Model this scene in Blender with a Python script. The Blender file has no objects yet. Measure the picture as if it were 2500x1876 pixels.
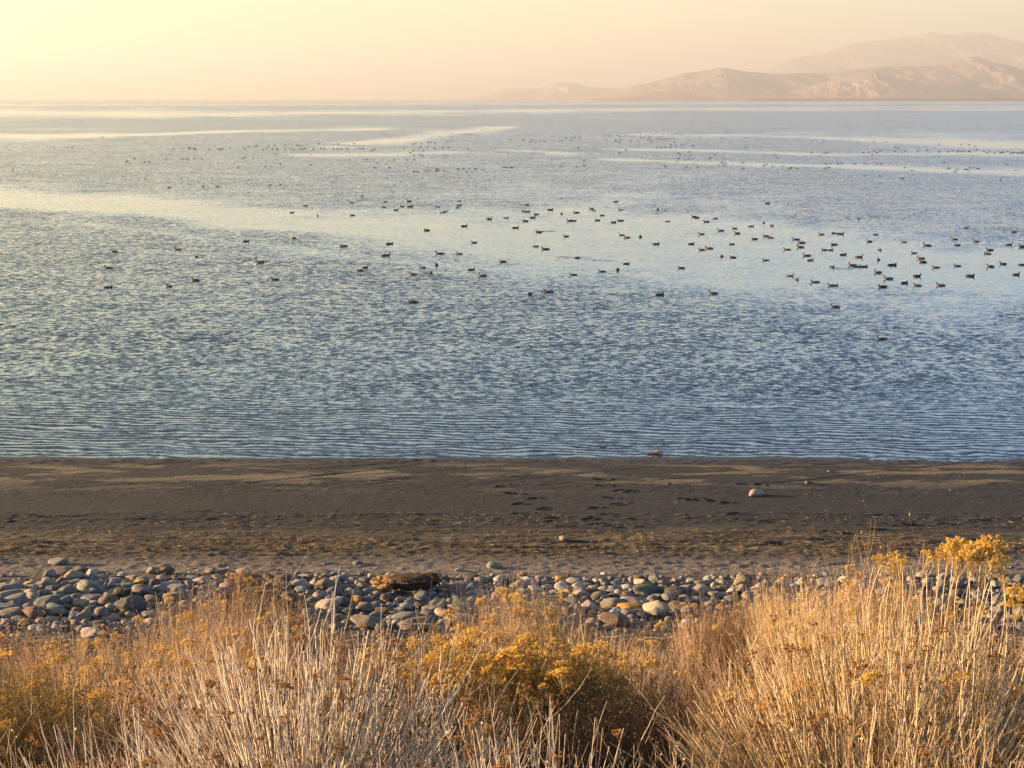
import bpy, math, random
import numpy as np
from mathutils import Vector, Matrix

# ---------------------------------------------------------------- camera, sky, sun, exposure
C = bpy.data.collections.new("lakeshore"); bpy.context.scene.collection.children.link(C)
scene = bpy.context.scene
CAMZ = 10.0
FPX = 4166.7                      # focal length in pixels of the 2500 px wide photograph
PITCH = math.radians(9.48)
cam_d = bpy.data.cameras.new("camera"); cam_d.sensor_width = 36.0; cam_d.lens = 60.0
cam_d.clip_start = 0.1; cam_d.clip_end = 120000.0
cam = bpy.data.objects.new("camera", cam_d); C.objects.link(cam)
cam.location = (0, 0, CAMZ); cam.rotation_euler = (math.pi / 2 - PITCH, 0, 0)
scene.camera = cam

SUN_EL = math.radians(8.0)
SUN_AZ = math.radians(-76.0)      # measured from straight ahead (+y), negative = to the left
sun_dir = Vector((math.sin(SUN_AZ) * math.cos(SUN_EL), math.cos(SUN_AZ) * math.cos(SUN_EL), math.sin(SUN_EL)))
sun_d = bpy.data.lights.new("sun", 'SUN'); sun_d.energy = 5.0; sun_d.angle = math.radians(0.5)
sun_d.color = (1.0, 0.64, 0.33)
sun = bpy.data.objects.new("sun", sun_d); C.objects.link(sun)
sun.location = (-50, 20, 40)
sun.rotation_euler = (-sun_dir).to_track_quat('-Z', 'Y').to_euler()

world = bpy.data.worlds.new("World"); scene.world = world; world.use_nodes = True
wn, wl = world.node_tree.nodes, world.node_tree.links
wn.clear()
w_out = wn.new('ShaderNodeOutputWorld'); w_bg = wn.new('ShaderNodeBackground')
w_sky = wn.new('ShaderNodeTexSky'); w_sky.sky_type = 'NISHITA'; w_sky.sun_disc = False
w_sky.sun_elevation = SUN_EL; w_sky.sun_rotation = SUN_AZ
w_sky.altitude = 1280; w_sky.air_density = 1.0; w_sky.dust_density = 2.0; w_sky.ozone_density = 1.5
w_bg.inputs['Strength'].default_value = 0.072
# paler and bluer a little way above the horizon, as in a hazy evening sky
w_tc = wn.new('ShaderNodeTexCoord'); w_sep = wn.new('ShaderNodeSeparateXYZ'); w_ramp = wn.new('ShaderNodeValToRGB'); w_mul = wn.new('ShaderNodeMix')
w_mul.data_type = 'RGBA'; w_mul.blend_type = 'MULTIPLY'; w_mul.inputs[0].default_value = 1.0
wl.new(w_tc.outputs['Generated'], w_sep.inputs[0]); wl.new(w_sep.outputs['Z'], w_ramp.inputs[0])
SKY_TINT = [(0, (.68, .68, .60)), (.06, (.72, .70, .61)), (.09, (.82, .80, .76)), (.13, (.86, .90, .96)), (.19, (.84, .91, 1.0)), (.30, (.78, .87, 1.0)), (.6, (.50, .53, .60)), (1, (.38, .41, .46))]
w_e = w_ramp.color_ramp.elements
while len(w_e) > 1: w_e.remove(w_e[-1])
w_e[0].position = 0; w_e[0].color = SKY_TINT[0][1] + (1,)
for p_, c_ in SKY_TINT[1:]:
    q_ = w_e.new(p_); q_.color = c_ + (1,)
# yellower on the side where the sun stands
w_dot = wn.new('ShaderNodeVectorMath'); w_dot.operation = 'DOT_PRODUCT'; w_dot.inputs[1].default_value = tuple(sun_dir)
wl.new(w_tc.outputs['Generated'], w_dot.inputs[0])
w_r2 = wn.new('ShaderNodeValToRGB'); wl.new(w_dot.outputs['Value'], w_r2.inputs[0])
w_r2.color_ramp.elements[0].position = .0; w_r2.color_ramp.elements[0].color = (1, 1, 1, 1)
w_r2.color_ramp.elements[1].position = .55; w_r2.color_ramp.elements[1].color = (.80, .755, .47, 1)
w_m2 = wn.new('ShaderNodeMix'); w_m2.data_type = 'RGBA'; w_m2.blend_type = 'MULTIPLY'; w_m2.inputs[0].default_value = 1.0
wl.new(w_sky.outputs[0], w_m2.inputs[6]); wl.new(w_r2.outputs[0], w_m2.inputs[7])
wl.new(w_m2.outputs[2], w_mul.inputs[6]); wl.new(w_ramp.outputs[0], w_mul.inputs[7]); wl.new(w_mul.outputs[2], w_bg.inputs['Color']); wl.new(w_bg.outputs[0], w_out.inputs['Surface'])

scene.view_settings.view_transform = 'Standard'; scene.view_settings.look = 'None'
scene.view_settings.exposure = 2.88; scene.view_settings.gamma = 1.0
scene.view_settings.use_curve_mapping = False
scene.cycles.max_bounces = 6; scene.cycles.volume_bounces = 1
scene.cycles.use_denoising = True
HAZE_DENSITY = 1.2e-4
HAZE_COLOR = (0.47, 0.50, 0.555, 1)
HAZE_ANISO = 0.35

# ---------------------------------------------------------------- helpers
rng = np.random.default_rng(7)
random.seed(7)

def link(name, me, mat=None, parent=None):
    o = bpy.data.objects.new(name, me); C.objects.link(o)
    if mat is not None: me.materials.append(mat)
    if parent is not None: o.parent = parent
    return o

def tag(o, label=None, cat=None, group=None, kind=None):
    if label: o['label'] = label
    if cat: o['category'] = cat
    if group: o['group'] = group
    if kind: o['kind'] = kind
    return o

def empty(name, loc):
    o = bpy.data.objects.new(name, None); C.objects.link(o)
    o.location = loc; o.empty_display_size = 0.1
    return o

def mesh_np(name, V, F, smooth=False, tint=None, mat_index=None):
    """V (n,3); F (m,k) all faces with k corners; tint: a number per vertex"""
    me = bpy.data.meshes.new(name)
    V = np.ascontiguousarray(V, dtype=np.float32); F = np.ascontiguousarray(F, dtype=np.int32)
    me.vertices.add(len(V)); me.vertices.foreach_set('co', V.ravel())
    k = F.shape[1]
    me.loops.add(F.size); me.loops.foreach_set('vertex_index', F.ravel())
    me.polygons.add(len(F))
    me.polygons.foreach_set('loop_start', np.arange(0, F.size, k, dtype=np.int32))
    me.polygons.foreach_set('loop_total', np.full(len(F), k, dtype=np.int32))
    if smooth: me.polygons.foreach_set('use_smooth', np.ones(len(F), dtype=bool))
    if mat_index is not None: me.polygons.foreach_set('material_index', np.asarray(mat_index, dtype=np.int32))
    if tint is not None:
        at = me.attributes.new('tint', 'FLOAT', 'POINT'); at.data.foreach_set('value', np.asarray(tint, dtype=np.float32))
    me.update(); me.validate()
    return me

def hash2(ix, iy, seed):
    n = (ix.astype(np.int64) * 374761393 + iy.astype(np.int64) * 668265263 + seed * 1442695041) & 0xFFFFFFFF
    n = ((n ^ (n >> 13)) * 1274126177) & 0xFFFFFFFF
    n = ((n ^ (n >> 16)) * 2246822519) & 0xFFFFFFFF
    return ((n ^ (n >> 15)) & 0xFFFFFF) / float(0xFFFFFF)

def vnoise(x, y, seed=0):
    x = np.asarray(x, float); y = np.asarray(y, float)
    ix = np.floor(x); iy = np.floor(y); fx = x - ix; fy = y - iy
    fx = fx * fx * fx * (fx * (fx * 6 - 15) + 10); fy = fy * fy * fy * (fy * (fy * 6 - 15) + 10)
    a = hash2(ix, iy, seed); b = hash2(ix + 1, iy, seed); c = hash2(ix, iy + 1, seed); d = hash2(ix + 1, iy + 1, seed)
    return (a * (1 - fx) + b * fx) * (1 - fy) + (c * (1 - fx) + d * fx) * fy * 1.0

def fbm(x, y, oct=4, seed=0, gain=0.5):
    s = 0; a = 1; t = 0
    for i in range(oct):
        s = s + a * vnoise(x * 2 ** i + 17.3 * i, y * 2 ** i - 9.1 * i, seed + i); t += a; a *= gain
    return s / t

def sstep(a, b, x):
    t = np.clip((x - a) / (b - a), 0, 1); return t * t * (3 - 2 * t)

# ground profile: metres ahead of the camera -> height above the lake
PD = np.array([-60, -10, 0, 3, 5, 8, 11, 14, 20, 25, 27.5, 33, 40, 45.5, 47.2, 49, 60, 200, 4000, 45000.])
PZ = np.array([9.5, 8.9, 8.4, 7.9, 7.35, 6.4, 5.5, 4.5, 2.7, 1.5, 1.1, 0.62, 0.30, 0.07, 0.0, -0.07, -0.7, -3, -3, -3.])
def prof(d): return np.interp(d, PD, PZ)

FOOT = [(265,178),(200,215),(240,245),(320,265),(262,285),(280,322),(355,303),(395,342),(580,192),(575,215),(600,215),(655,235),(690,240),
        (615,262),(650,285),(555,300),(600,325),(530,345),(620,375),(905,266),(940,270),(1010,275),(1060,283),(1090,325),(1120,345),
        (1210,352),(1140,210),(1180,212),(380,355),(570,365),(440,372)]
def ground_extra(x, y):
    """relief of the mud: lumps, drying cracks, footprints, wrack ridges"""
    x, y = np.broadcast_arrays(np.asarray(x, float), np.asarray(y, float))
    beach = sstep(26, 29, y) * (1 - sstep(46.8, 47.6, y))
    fine = (np.abs(x) < 40)
    z = 0.05 * (fbm(x * .25, y * .35, 3, 5) - .5) * beach + .016 * (fbm(x * .3, y * 0, 4, 61) - .5) * sstep(44, 46, y) * (1 - sstep(50, 55, y))
    rough = 0.35 + 1.0 * np.exp(-((y - 46.7) / .6) ** 2) + .9 * np.exp(-((y - 38.6) / .9) ** 2) + 1.4 * np.exp(-((y - 35.4) / 1.6) ** 2) + .7 * (y < 34) + .5*np.exp(-((y-42.5)/1.2)**2)
    z = z + fine * beach * rough * 0.036 * np.maximum(fbm(x * 4.5, y * 7.5, 4, 11, .62) - .48, 0) * 1.7
    z = z + fine * beach * rough * 0.016 * (fbm(x * 8, y * 9, 2, 31) - .5)
    # low ridges left by waves
    z = z + fine * beach * 0.02 * sstep(.52, .7, fbm(x * .35, y * 3.2 + .5 * vnoise(x * .3, y * .1, 9), 2, 77)) * (y < 39.5)
    # drain channels near the water
    ch = np.abs(fbm(x * .5 - y * .95, y * .08, 2, 44) - .5)
    z = z - fine * 0.022 * sstep(.03, 0, ch) * sstep(42, 44, y) * (1 - sstep(46.4, 47, y))
    slope = 1 - sstep(24, 27, y)
    z = z + slope * (0.35 * (fbm(x * .35 + 5, y * .35, 3, 3) - .5) + 0.10 * (fbm(x * 1.7, y * 1.7, 3, 21) - .5))
    return z

def ray(px, py):
    """direction through a pixel of the 2500 x 1876 photograph"""
    u = (px - 1250) / FPX; v = (938 - py) / FPX
    d = Vector((u, math.cos(PITCH) + v * math.sin(PITCH), -math.sin(PITCH) + v * math.cos(PITCH)))
    return d

def at(px, py):
    """where the ray through a photo pixel meets the ground or the lake"""
    r = ray(px, py)
    t = 2.0
    for i in range(4000):
        zz = max(float(prof(t * r.y)), 0.0)
        gap = CAMZ + r.z * t - zz
        if gap < 0.002: break
        t += max(gap * 0.8, 0.002) if t * r.y < 60 else gap / max(-r.z, 1e-5)
    return Vector((r.x * t, r.y * t, max(float(prof(t * r.y)), 0.0)))

def project(p):
    """world point -> photo pixel (2500 wide)"""
    y = p[1]; z = p[2] - CAMZ
    f = y * math.cos(PITCH) - z * math.sin(PITCH); u = z * math.cos(PITCH) + y * math.sin(PITCH)
    return 1250 + FPX * p[0] / f, 938 - FPX * u / f

foot_w = [at(1100 + X * .633, 1050 + Y * .633) for X, Y in FOOT]
def ground_z(x, y):
    z = prof(y) + ground_extra(x, y)
    return z

# ---------------------------------------------------------------- material helpers
class NT:
    def __init__(s, name):
        s.m = bpy.data.materials.new(name); s.m.use_nodes = True
        s.t = s.m.node_tree; s.n = s.t.nodes; s.l = s.t.links; s.n.clear()
        s.out = s.n.new('ShaderNodeOutputMaterial')
    def node(s, kind, **kw):
        n = s.n.new(kind)
        for k, v in kw.items(): setattr(n, k, v)
        return n
    def put(s, n, key, val):
        i = n.inputs[key]
        if isinstance(val, bpy.types.NodeSocket): s.l.new(val, i)
        else: i.default_value = val
    def math(s, op, a, b=None, c=None, clamp=False):
        n = s.node('ShaderNodeMath', operation=op, use_clamp=clamp)
        s.put(n, 0, a)
        if b is not None: s.put(n, 1, b)
        if c is not None: s.put(n, 2, c)
        return n.outputs[0]
    def vmath(s, op, a, b=None, scale=None):
        n = s.node('ShaderNodeVectorMath', operation=op)
        s.put(n, 0, a)
        if b is not None: s.put(n, 1, b)
        if scale is not None: s.put(n, 'Scale', scale)
        return n.outputs[0]
    def noise(s, vec, scale, detail=3, rough=.55, out='Fac', dist=0.0):
        n = s.node('ShaderNodeTexNoise'); s.put(n, 'Vector', vec); s.put(n, 'Scale', scale)
        s.put(n, 'Detail', detail); s.put(n, 'Roughness', rough); s.put(n, 'Distortion', dist)
        return n.outputs[out]
    def ramp(s, fac, stops, interp='LINEAR'):
        n = s.node('ShaderNodeValToRGB'); n.color_ramp.interpolation = interp
        e = n.color_ramp.elements
        while len(e) > 1: e.remove(e[-1])
        e[0].position = stops[0][0]; e[0].color = tuple(stops[0][1]) + (1,)
        for p, c in stops[1:]:
            k = e.new(p); k.color = tuple(c) + (1,)
        s.put(n, 0, fac); return n.outputs[0]
    def mix(s, fac, a, b, blend='MIX'):
        n = s.node('ShaderNodeMix', data_type='RGBA', blend_type=blend)
        s.put(n, 0, fac); s.put(n, 6, a); s.put(n, 7, b)
        return n.outputs[2]
    def maprange(s, v, a, b, c=0., d=1.):
        n = s.node('ShaderNodeMapRange'); s.put(n, 0, v); s.put(n, 1, a); s.put(n, 2, b); s.put(n, 3, c); s.put(n, 4, d)
        return n.outputs[0]
    def pos(s): return s.node('ShaderNodeNewGeometry').outputs['Position']
    def obj(s): return s.node('ShaderNodeTexCoord').outputs['Object']
    def scaled(s, v, sc):
        n = s.node('ShaderNodeMapping'); s.put(n, 'Vector', v); n.inputs['Scale'].default_value = sc
        return n.outputs[0]
    def attr(s, name): return s.node('ShaderNodeAttribute', attribute_name=name).outputs['Fac']
    def bsdf(s, color, rough=.9, spec=.3, normal=None, **kw):
        b = s.node('ShaderNodeBsdfPrincipled'); s.put(b, 'Base Color', color if isinstance(color, bpy.types.NodeSocket) else tuple(color) + (1,))
        s.put(b, 'Roughness', rough); s.put(b, 'Specular IOR Level', spec)
        if normal is not None: s.put(b, 'Normal', normal)
        for k, v in kw.items(): s.put(b, k.replace('_', ' '), v)
        s.l.new(b.outputs[0], s.out.inputs['Surface']); return b
    def bump(s, h, dist, strength=1.):
        n = s.node('ShaderNodeBump'); s.put(n, 'Height', h); s.put(n, 'Distance', dist); s.put(n, 'Strength', strength)
        return n.outputs[0]

# ---------------------------------------------------------------- materials of the setting
def mat_ground():
    t = NT("shore_ground"); p = t.pos()
    sep = t.node('ShaderNodeSeparateXYZ'); t.put(sep, 0, p); y = sep.outputs['Y']
    wob = t.noise(p, .5, 3); yw = t.math('ADD', y, t.math('MULTIPLY', t.math('SUBTRACT', wob, .5), 1.0))
    n1 = t.noise(p, 2.2, 5); n2 = t.noise(p, 25, 4, .65); st = t.noise(t.scaled(p, (.35, 2.4, 1)), 1.6, 5, .6)
    mud = t.mix(n1, (.014, .016, .0195, 1), (.027, .0295, .035, 1))
    # slightly paler crust near the water, cut by dark drains
    crust = t.math('MULTIPLY', t.ramp(t.maprange(yw, 41.6, 47.2), [(0, (0,0,0)), (.25, (.5,.5,.5)), (.45, (1,1,1)), (.8, (1,1,1)), (.9, (0,0,0))]),
                   t.ramp(t.noise(t.scaled(p, (.28, .9, 1)), 1.3, 4, .6), [(0, (0,0,0)), (.50, (0,0,0)), (.56, (1,1,1))]))
    dv = t.node('ShaderNodeCombineXYZ'); t.put(dv, 0, t.math('ADD', t.math('MULTIPLY', sep.outputs['X'], .55), t.math('MULTIPLY', y, -1.0))); t.put(dv, 1, t.math('MULTIPLY', y, .06))
    drain = t.ramp(t.noise(dv.outputs[0], 1.0, 3, .5), [(0, (1,1,1)), (.47, (1,1,1)), (.495, (.15,.15,.15)), (.52, (1,1,1))])
    crust = t.math('MULTIPLY', t.math('MULTIPLY', crust, drain), t.maprange(n2, .35, .6))
    col = t.mix(t.math('MULTIPLY', crust, .8), mud, (.27, .22, .15, 1))
    # wrack zone: straw and dark strands
    wr = t.ramp(t.maprange(yw, 32.5, 39.5), [(0, (0,0,0)), (.22, (.25,.25,.25)), (.42, (1,1,1)), (.6, (.8,.8,.8)), (.75, (.15,.15,.15)), (1, (0,0,0))])
    straw = t.mix(t.maprange(st, .38, .64), (.035, .026, .02, 1), (.26, .19, .105, 1))
    col = t.mix(t.math('MULTIPLY', wr, t.maprange(n2, .35, .62)), col, straw)
    # paler gravelly sand next to the cobbles
    gr = t.maprange(yw, 35.0, 33.6)
    sand = t.mix(t.maprange(n2, .35, .65), (.085, .07, .06, 1), (.25, .21, .185, 1))
    col = t.mix(gr, col, sand)
    # earth with dead leaves under the shrubs
    sl = t.maprange(yw, 27.6, 26.2)
    cob_shade = t.math('MULTIPLY', t.maprange(yw, 33.2, 32.6), .75); col = t.mix(cob_shade, col, (.035, .03, .027, 1))  # ground among the cobbles coloured dark for the shade in their gaps
    earth = t.mix(t.maprange(t.noise(p, 14, 5, .7), .35, .65), (.035, .024, .016, 1), (.17, .115, .065, 1))
    col = t.mix(sl, col, earth)
    wet = t.maprange(yw, 45.6, 46.9)
    col = t.mix(wet, col, (.040, .032, .028, 1))
    h = t.math('ADD', t.math('MULTIPLY', t.noise(t.scaled(p, (1, 1.3, 1)), 9, 5, .65), .6), t.math('MULTIPLY', t.noise(p, 45, 3, .6), .25))
    t.bsdf(col, t.maprange(wet, 0, 1, .95, .55), .25, t.bump(h, .045))
    return t.m

def mat_water():
    t = NT("lake_water"); p = t.pos()
    slick = t.attr('slick')
    edge = t.noise(t.scaled(p, (.35, 1.0, 1)), .12, 5, .6)
    edge2 = t.noise(t.scaled(p, (.5, 1.6, 1)), .9, 3, .6); edge3 = t.noise(t.scaled(p, (.6, .35, 1)), .018, 6, .68)
    s = t.math('ADD', slick, t.math('ADD', t.math('MULTIPLY', t.math('SUBTRACT', edge, .5), .9), t.math('ADD', t.math('MULTIPLY', t.math('SUBTRACT', edge2, .5), .6), t.math('MULTIPLY', t.math('SUBTRACT', edge3, .47), 1.9))))
    s = t.maprange(s, .12, .72)
    gust = t.maprange(t.noise(t.scaled(p, (.35, 1, 1)), .13, 4, .6), .35, .65, .84, 1.08)
    amp = t.math('MULTIPLY', gust, t.math('SUBTRACT', 1.0, t.math('MULTIPLY', s, .78)))
    near = t.attr('near')
    def slopes(sc, k, a, det=2.0):
        c = t.noise(t.scaled(p, sc), k, det, .6, 'Color', .3)
        return t.vmath('MULTIPLY', t.vmath('SUBTRACT', c, (.5, .5, .5)), (a * .55, a, 0))
    w1 = slopes((.9, .9, 1), 3.6, 1.0); w2 = slopes((1.1, 1.1, 1), 8.0, .7); w3 = slopes((.5, .8, 1), .8, .24)
    chop = t.vmath('ADD', t.vmath('ADD', w1, w2), w3)
    chop = t.vmath('SCALE', chop, scale=t.math('MULTIPLY', amp, t.maprange(near, 0, 1, 1, .42)))
    # long regular ripples that run in to the shore
    sep = t.node('ShaderNodeSeparateXYZ'); t.put(sep, 0, p)
    ph = t.math('ADD', t.math('MULTIPLY', sep.outputs['Y'], 15.0), t.math('MULTIPLY', sep.outputs['X'], 1.5))
    ph = t.math('ADD', ph, t.math('MULTIPLY', t.noise(t.scaled(p, (.45, .7, 1)), .8, 4), 26.0))
    rip = t.math('MULTIPLY', t.math('MULTIPLY', t.math('SINE', ph), near), t.math('MULTIPLY', .14, t.maprange(t.noise(t.scaled(p, (.4, 1, 1)), .8, 2), .35, .6, .35, 1.1)))
    cb = t.node('ShaderNodeCombineXYZ'); t.put(cb, 1, rip)
    sl = t.vmath('ADD', chop, cb.outputs[0])
    # waves lean towards the shore
    cb2 = t.node('ShaderNodeCombineXYZ'); t.put(cb2, 1, t.math('MULTIPLY', amp, -.105)); t.put(cb2, 2, 1.0)
    tot = t.vmath('MINIMUM', t.vmath('ADD', sl, cb2.outputs[0]), (9, .012, 9)); nrm = t.vmath('NORMALIZE', tot)   # the backs of the waves stay hidden
    b = t.bsdf((.020, .046, .080), t.math('MULTIPLY_ADD', amp, .05, .02), .5, nrm)
    b.inputs['IOR'].default_value = 1.6
    return t.m

def mat_hill(name, a, b):
    t = NT(name); p = t.pos()
    n = t.noise(t.scaled(p, (.0022, .0008, .009)), 1.0, 8, .72)
    t.bsdf(t.mix(t.maprange(n, .35, .65), tuple(a) + (1,), tuple(b) + (1,)), 1.0, .1)
    return t.m

# ---------------------------------------------------------------- ground
def build_ground():
    def lines(segs):
        out = []
        for a, b, st in segs: out.append(np.arange(a, b, st))
        out.append(np.array([segs[-1][1]])); return np.concatenate(out)
    xs = lines([(-40000, -4000, 6000), (-4000, -400, 400), (-400, -60, 30), (-60, -22, 1.5), (-22, -15, .25), (-15, 15, .05), (15, 22, .25), (22, 60, 1.5), (60, 400, 30), (400, 4000, 400), (4000, 40000, 6000)])
    ys = lines([(-300, -30, 30), (-30, 0, 2), (0, 26, .2), (26, 32, .08), (32, 47.8, .05), (47.8, 60, .6), (60, 300, 20), (300, 4000, 400), (4000, 40000, 6000)])
    X, Y = np.meshgrid(xs, ys)
    Z = ground_z(X, Y)
    for i, w in enumerate(foot_w):
        # a shoe print: heel and sole pressed in, mud pushed up round it
        a = .5 * math.sin(i * 2.3) + .3
        dx = X - w.x; dy = Y - w.y
        if i % 3 == 2: dx = dx * .75
        u = (dx * math.cos(a) + dy * math.sin(a)) / .145; v = (-dx * math.sin(a) + dy * math.cos(a)) / .07
        r = np.sqrt(u * u + v * v)
        Z = Z - .045 * np.exp(-r ** 4) + .032 * np.exp(-((r - 1.45) / .38) ** 2) * (.6 + .4 * np.sin(3 * np.arctan2(v, u) + i))
    nx, ny = len(xs), len(ys)
    V = np.stack([X, Y, Z], -1).reshape(-1, 3)
    idx = np.arange(nx * ny).reshape(ny, nx)
    F = np.stack([idx[:-1, :-1], idx[:-1, 1:], idx[1:, 1:], idx[1:, :-1]], -1).reshape(-1, 4)
    o = link("ground", mesh_np("ground", V, F, smooth=True), mat_ground())
    tag(o, "dark grey brown mud beach rising to an earthy bank", kind='structure')
build_ground()

# ---------------------------------------------------------------- lake
# calm patches of the lake, as strokes (x, y, half height) in 2212 px photo units, turned into places on the water
CALM = [
 ([(-300,408,10),(0,432,16),(300,450,22),(620,478,36),(900,505,48),(1300,530,75),(1700,565,75),(2212,590,60),(2600,600,50)], 1.0),
 ([(100,480,5),(350,505,10),(620,540,12),(900,565,12),(1300,600,22),(1800,645,28),(2212,680,25)], .55),
 ([(-300,294,3),(0,295,4),(300,291,3.5),(560,284,3),(760,280,4),(900,277,1)], .76),
 ([(640,325,3),(760,312,9),(900,300,12),(1060,280,7),(1160,268,3)], .72),
 ([(560,335,1),(800,332,5),(1100,328,4),(1300,332,3)], .60),
 ([(1300,292,1),(1500,292,3),(1700,296,7),(2000,306,9),(2212,312,10),(2600,312,10)], .64),
 ([(1250,322,1),(1500,326,3),(1800,335,3),(2212,333,5),(2600,333,5)], .64),
 ([(1250,343,2),(1400,348,4),(1650,357,5),(1900,364,7),(2212,372,8),(2600,375,8)], .72),
 ([(0,350,3),(200,352,3),(420,348,3),(600,344,3)], .35),
 ([(-300,227,3),(0,227,3),(900,225,2),(2600,222,1.5)], .5),
 ([(-300,244,9),(0,245,9),(500,246,7),(900,243,4),(1400,238,2),(2600,236,2)], .64),
 ([(1000,238,2),(1600,234,3),(2212,231,3),(2600,231,3)], .5),
 ([(1450,640,10),(1900,700,22),(2212,720,30),(2600,730,30)], .28),
]
def build_water():
    vy = np.concatenate([np.array([215.0, 215.6, 216.2, 217]), np.arange(218, 300, .8), np.arange(300, 700, 1.6), np.arange(700, 1030, 4)])
    ang = PITCH + np.arctan((vy - 830) / (FPX * .8848))
    D = CAMZ / np.tan(np.maximum(ang, CAMZ / 40000.0)); D[0] = 40000
    ux = np.linspace(-1300, 3500, 620)
    U, VY = np.meshgrid(ux, vy); Dg = np.repeat(D[:, None], len(ux), 1)
    fwd = Dg * math.cos(PITCH) + CAMZ * math.sin(PITCH)
    X = (U - 1106) / (FPX * .8848) * fwd
    slick = np.zeros_like(X)
    for ci, (pts, st) in enumerate(CALM):
        p = np.array(pts, float)
        yc = np.interp(U, p[:, 0], p[:, 1]); hh = np.interp(U, p[:, 0], p[:, 2])
        wv = fbm(U / 260 + pts[0][1], VY / 30 + pts[1][1], 3, 91) - .5; wv2 = fbm(U / 160 + pts[0][1] * 3, VY / 30, 4, 92)
        k_ = .45 if ci == 0 else .35 if ci > 8 else 1; hh = hh * np.clip(1 + k_ * 2.2 * (wv2 - .5), .3, 1.7); yc = yc + hh * wv * 1.6 * k_
        ends = sstep(p[0, 0] - 1, p[0, 0] + 90, U) * (1 - sstep(p[-1, 0] - 90, p[-1, 0] + 1, U))
        slick = np.maximum(slick, st * ends * np.exp(-(np.abs(VY - yc) / np.maximum(hh * 1.15, .5)) ** 1.7))
    for pts in [[(1163,500,1.6),(1205,500.5,1)], [(1205,556,2.2),(1280,558,1.2)], [(600,514,1),(652,515,1.4)], [(418,554,2),(470,555,1)], [(2160,498,1.5),(2230,499,1)], [(1245,559,1),(1330,565,1)], [(560,306,1),(1180,333,1.6)], [(1795,580,1.2),(1850,582,1)]]:
        p = np.array(pts, float); yc = np.interp(U, p[:, 0], p[:, 1]); hh = np.interp(U, p[:, 0], p[:, 2])      # wakes of swimming birds
        ends = sstep(p[0, 0] - 4, p[0, 0] + 4, U) * (1 - sstep(p[-1, 0] - 12, p[-1, 0] + 1, U)); slick = slick - 1.6 * ends * np.exp(-((VY - yc) / hh) ** 2)
    near = sstep(66, 50, Dg)
    V = np.stack([X, Dg, np.zeros_like(X)], -1).reshape(-1, 3)
    # make the outer columns run far out so that the lake fills the view from the side too
    ny, nx = X.shape
    idx = np.arange(nx * ny).reshape(ny, nx)
    F = np.stack([idx[:-1, :-1], idx[1:, :-1], idx[1:, 1:], idx[:-1, 1:]], -1).reshape(-1, 4)
    me = mesh_np("water", V, F, smooth=True)
    for nm, a in (('slick', slick), ('near', near)):
        at_ = me.attributes.new(nm, 'FLOAT', 'POINT'); at_.data.foreach_set('value', a.ravel().astype(np.float32))
    o = link("water", me, mat_water())
    tag(o, "wide rippled lake, blue grey with pale calm streaks", kind='structure')
build_water()

# ---------------------------------------------------------------- hills beyond the lake
def hill(name, label, D, depth, pts, mat, seed, gul=.24, nx=700, ny=90):
    p = np.array(pts, float)                     # photo pixels (2500 wide) of the ridge
    vx = (p[:, 0] - 1250) / FPX; hz = np.maximum(CAMZ + D * (242.2 - p[:, 1]) / FPX, 0)
    wx = vx * D
    xs = np.linspace(wx[0], wx[-1], nx)
    zr = np.interp(xs, wx, hz)
    k = np.array([1, 2, 3, 2, 1.]); k /= k.sum()
    zr = np.convolve(np.pad(zr, 2, 'edge'), k, 'valid')
    ts = np.linspace(-1, 1, ny)
    X, T = np.meshgrid(xs, ts)
    Y = D + T * depth
    warp = (1 - np.abs(T)) ** .8
    ridge = np.interp(X + (1 - warp) * depth * .35 * (fbm(X / (depth * .6), T * 2, 2, seed + 5) - .5), xs, zr)
    g = 1 - np.abs(2 * fbm(X / (depth * .22) + T * .9, T * 2.6, 6, seed, .62) - 1); g = np.clip((g - .40) / .5, 0, 1)
    Z = ridge * warp * (1 - gul * (1 - g) * (1 - warp ** 4) * 1.6) - 4 * (np.abs(T) > .985)
    V = np.stack([X, Y, Z], -1).reshape(-1, 3)
    idx = np.arange(nx * ny).reshape(ny, nx)
    F = np.stack([idx[:-1, :-1], idx[:-1, 1:], idx[1:, 1:], idx[1:, :-1]], -1).reshape(-1, 4)
    o = link(name, mesh_np(name, V, F, smooth=True), mat)
    tag(o, label, kind='structure')
c8 = lambda L: [(1100 + X * .633, 50 + Y * .633) for X, Y in L]
hill("far_mountain_range", "pale grey mountain range fading into haze behind the island", 21000, 3000,
     c8([(1000,303),(1120,240),(1170,215),(1220,190),(1300,150),(1430,128),(1480,108),(1530,92),(1640,82),(1700,70),(1760,70),(1820,53),(1890,61),(1940,58),(2030,53),(2090,70),(2130,85),(2200,90),(2320,110),(2500,160),(2800,200),(3200,303)]),
     mat_hill("far_slope", (.10, .09, .10), (.16, .14, .14)), 3)
hill("island_hills", "low pink and grey island hills across the lake, sunlit on their left slopes", 12000, 1500,
     c8([(560,303),(640,278),(690,255),(780,237),(880,207),(960,196),(1035,185),(1080,192),(1130,200),(1220,208),(1340,205),(1440,207),(1500,198),(1600,185),(1700,181),(1800,180),(1870,175),(1900,165),(1950,155),(1968,143),(2010,145),(2040,163),(2100,172),(2150,184),(2190,202),(2212,212),(2400,230),(2700,270),(2950,303)]),
     mat_hill("island_slope", (.17, .135, .15), (.23, .18, .18)), 8)
hill("island_foothills", "sunlit pink foothills rising in front of the island ridge", 11000, 700,
     c8([(1140,303),(1230,285),(1330,262),(1420,240),(1500,220),(1560,204),(1610,196),(1640,205),(1700,226),(1790,245),(1880,268),(1990,290),(2080,303)]),
     mat_hill("foothill_slope", (.23, .165, .155), (.31, .22, .195)), 51)
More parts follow.
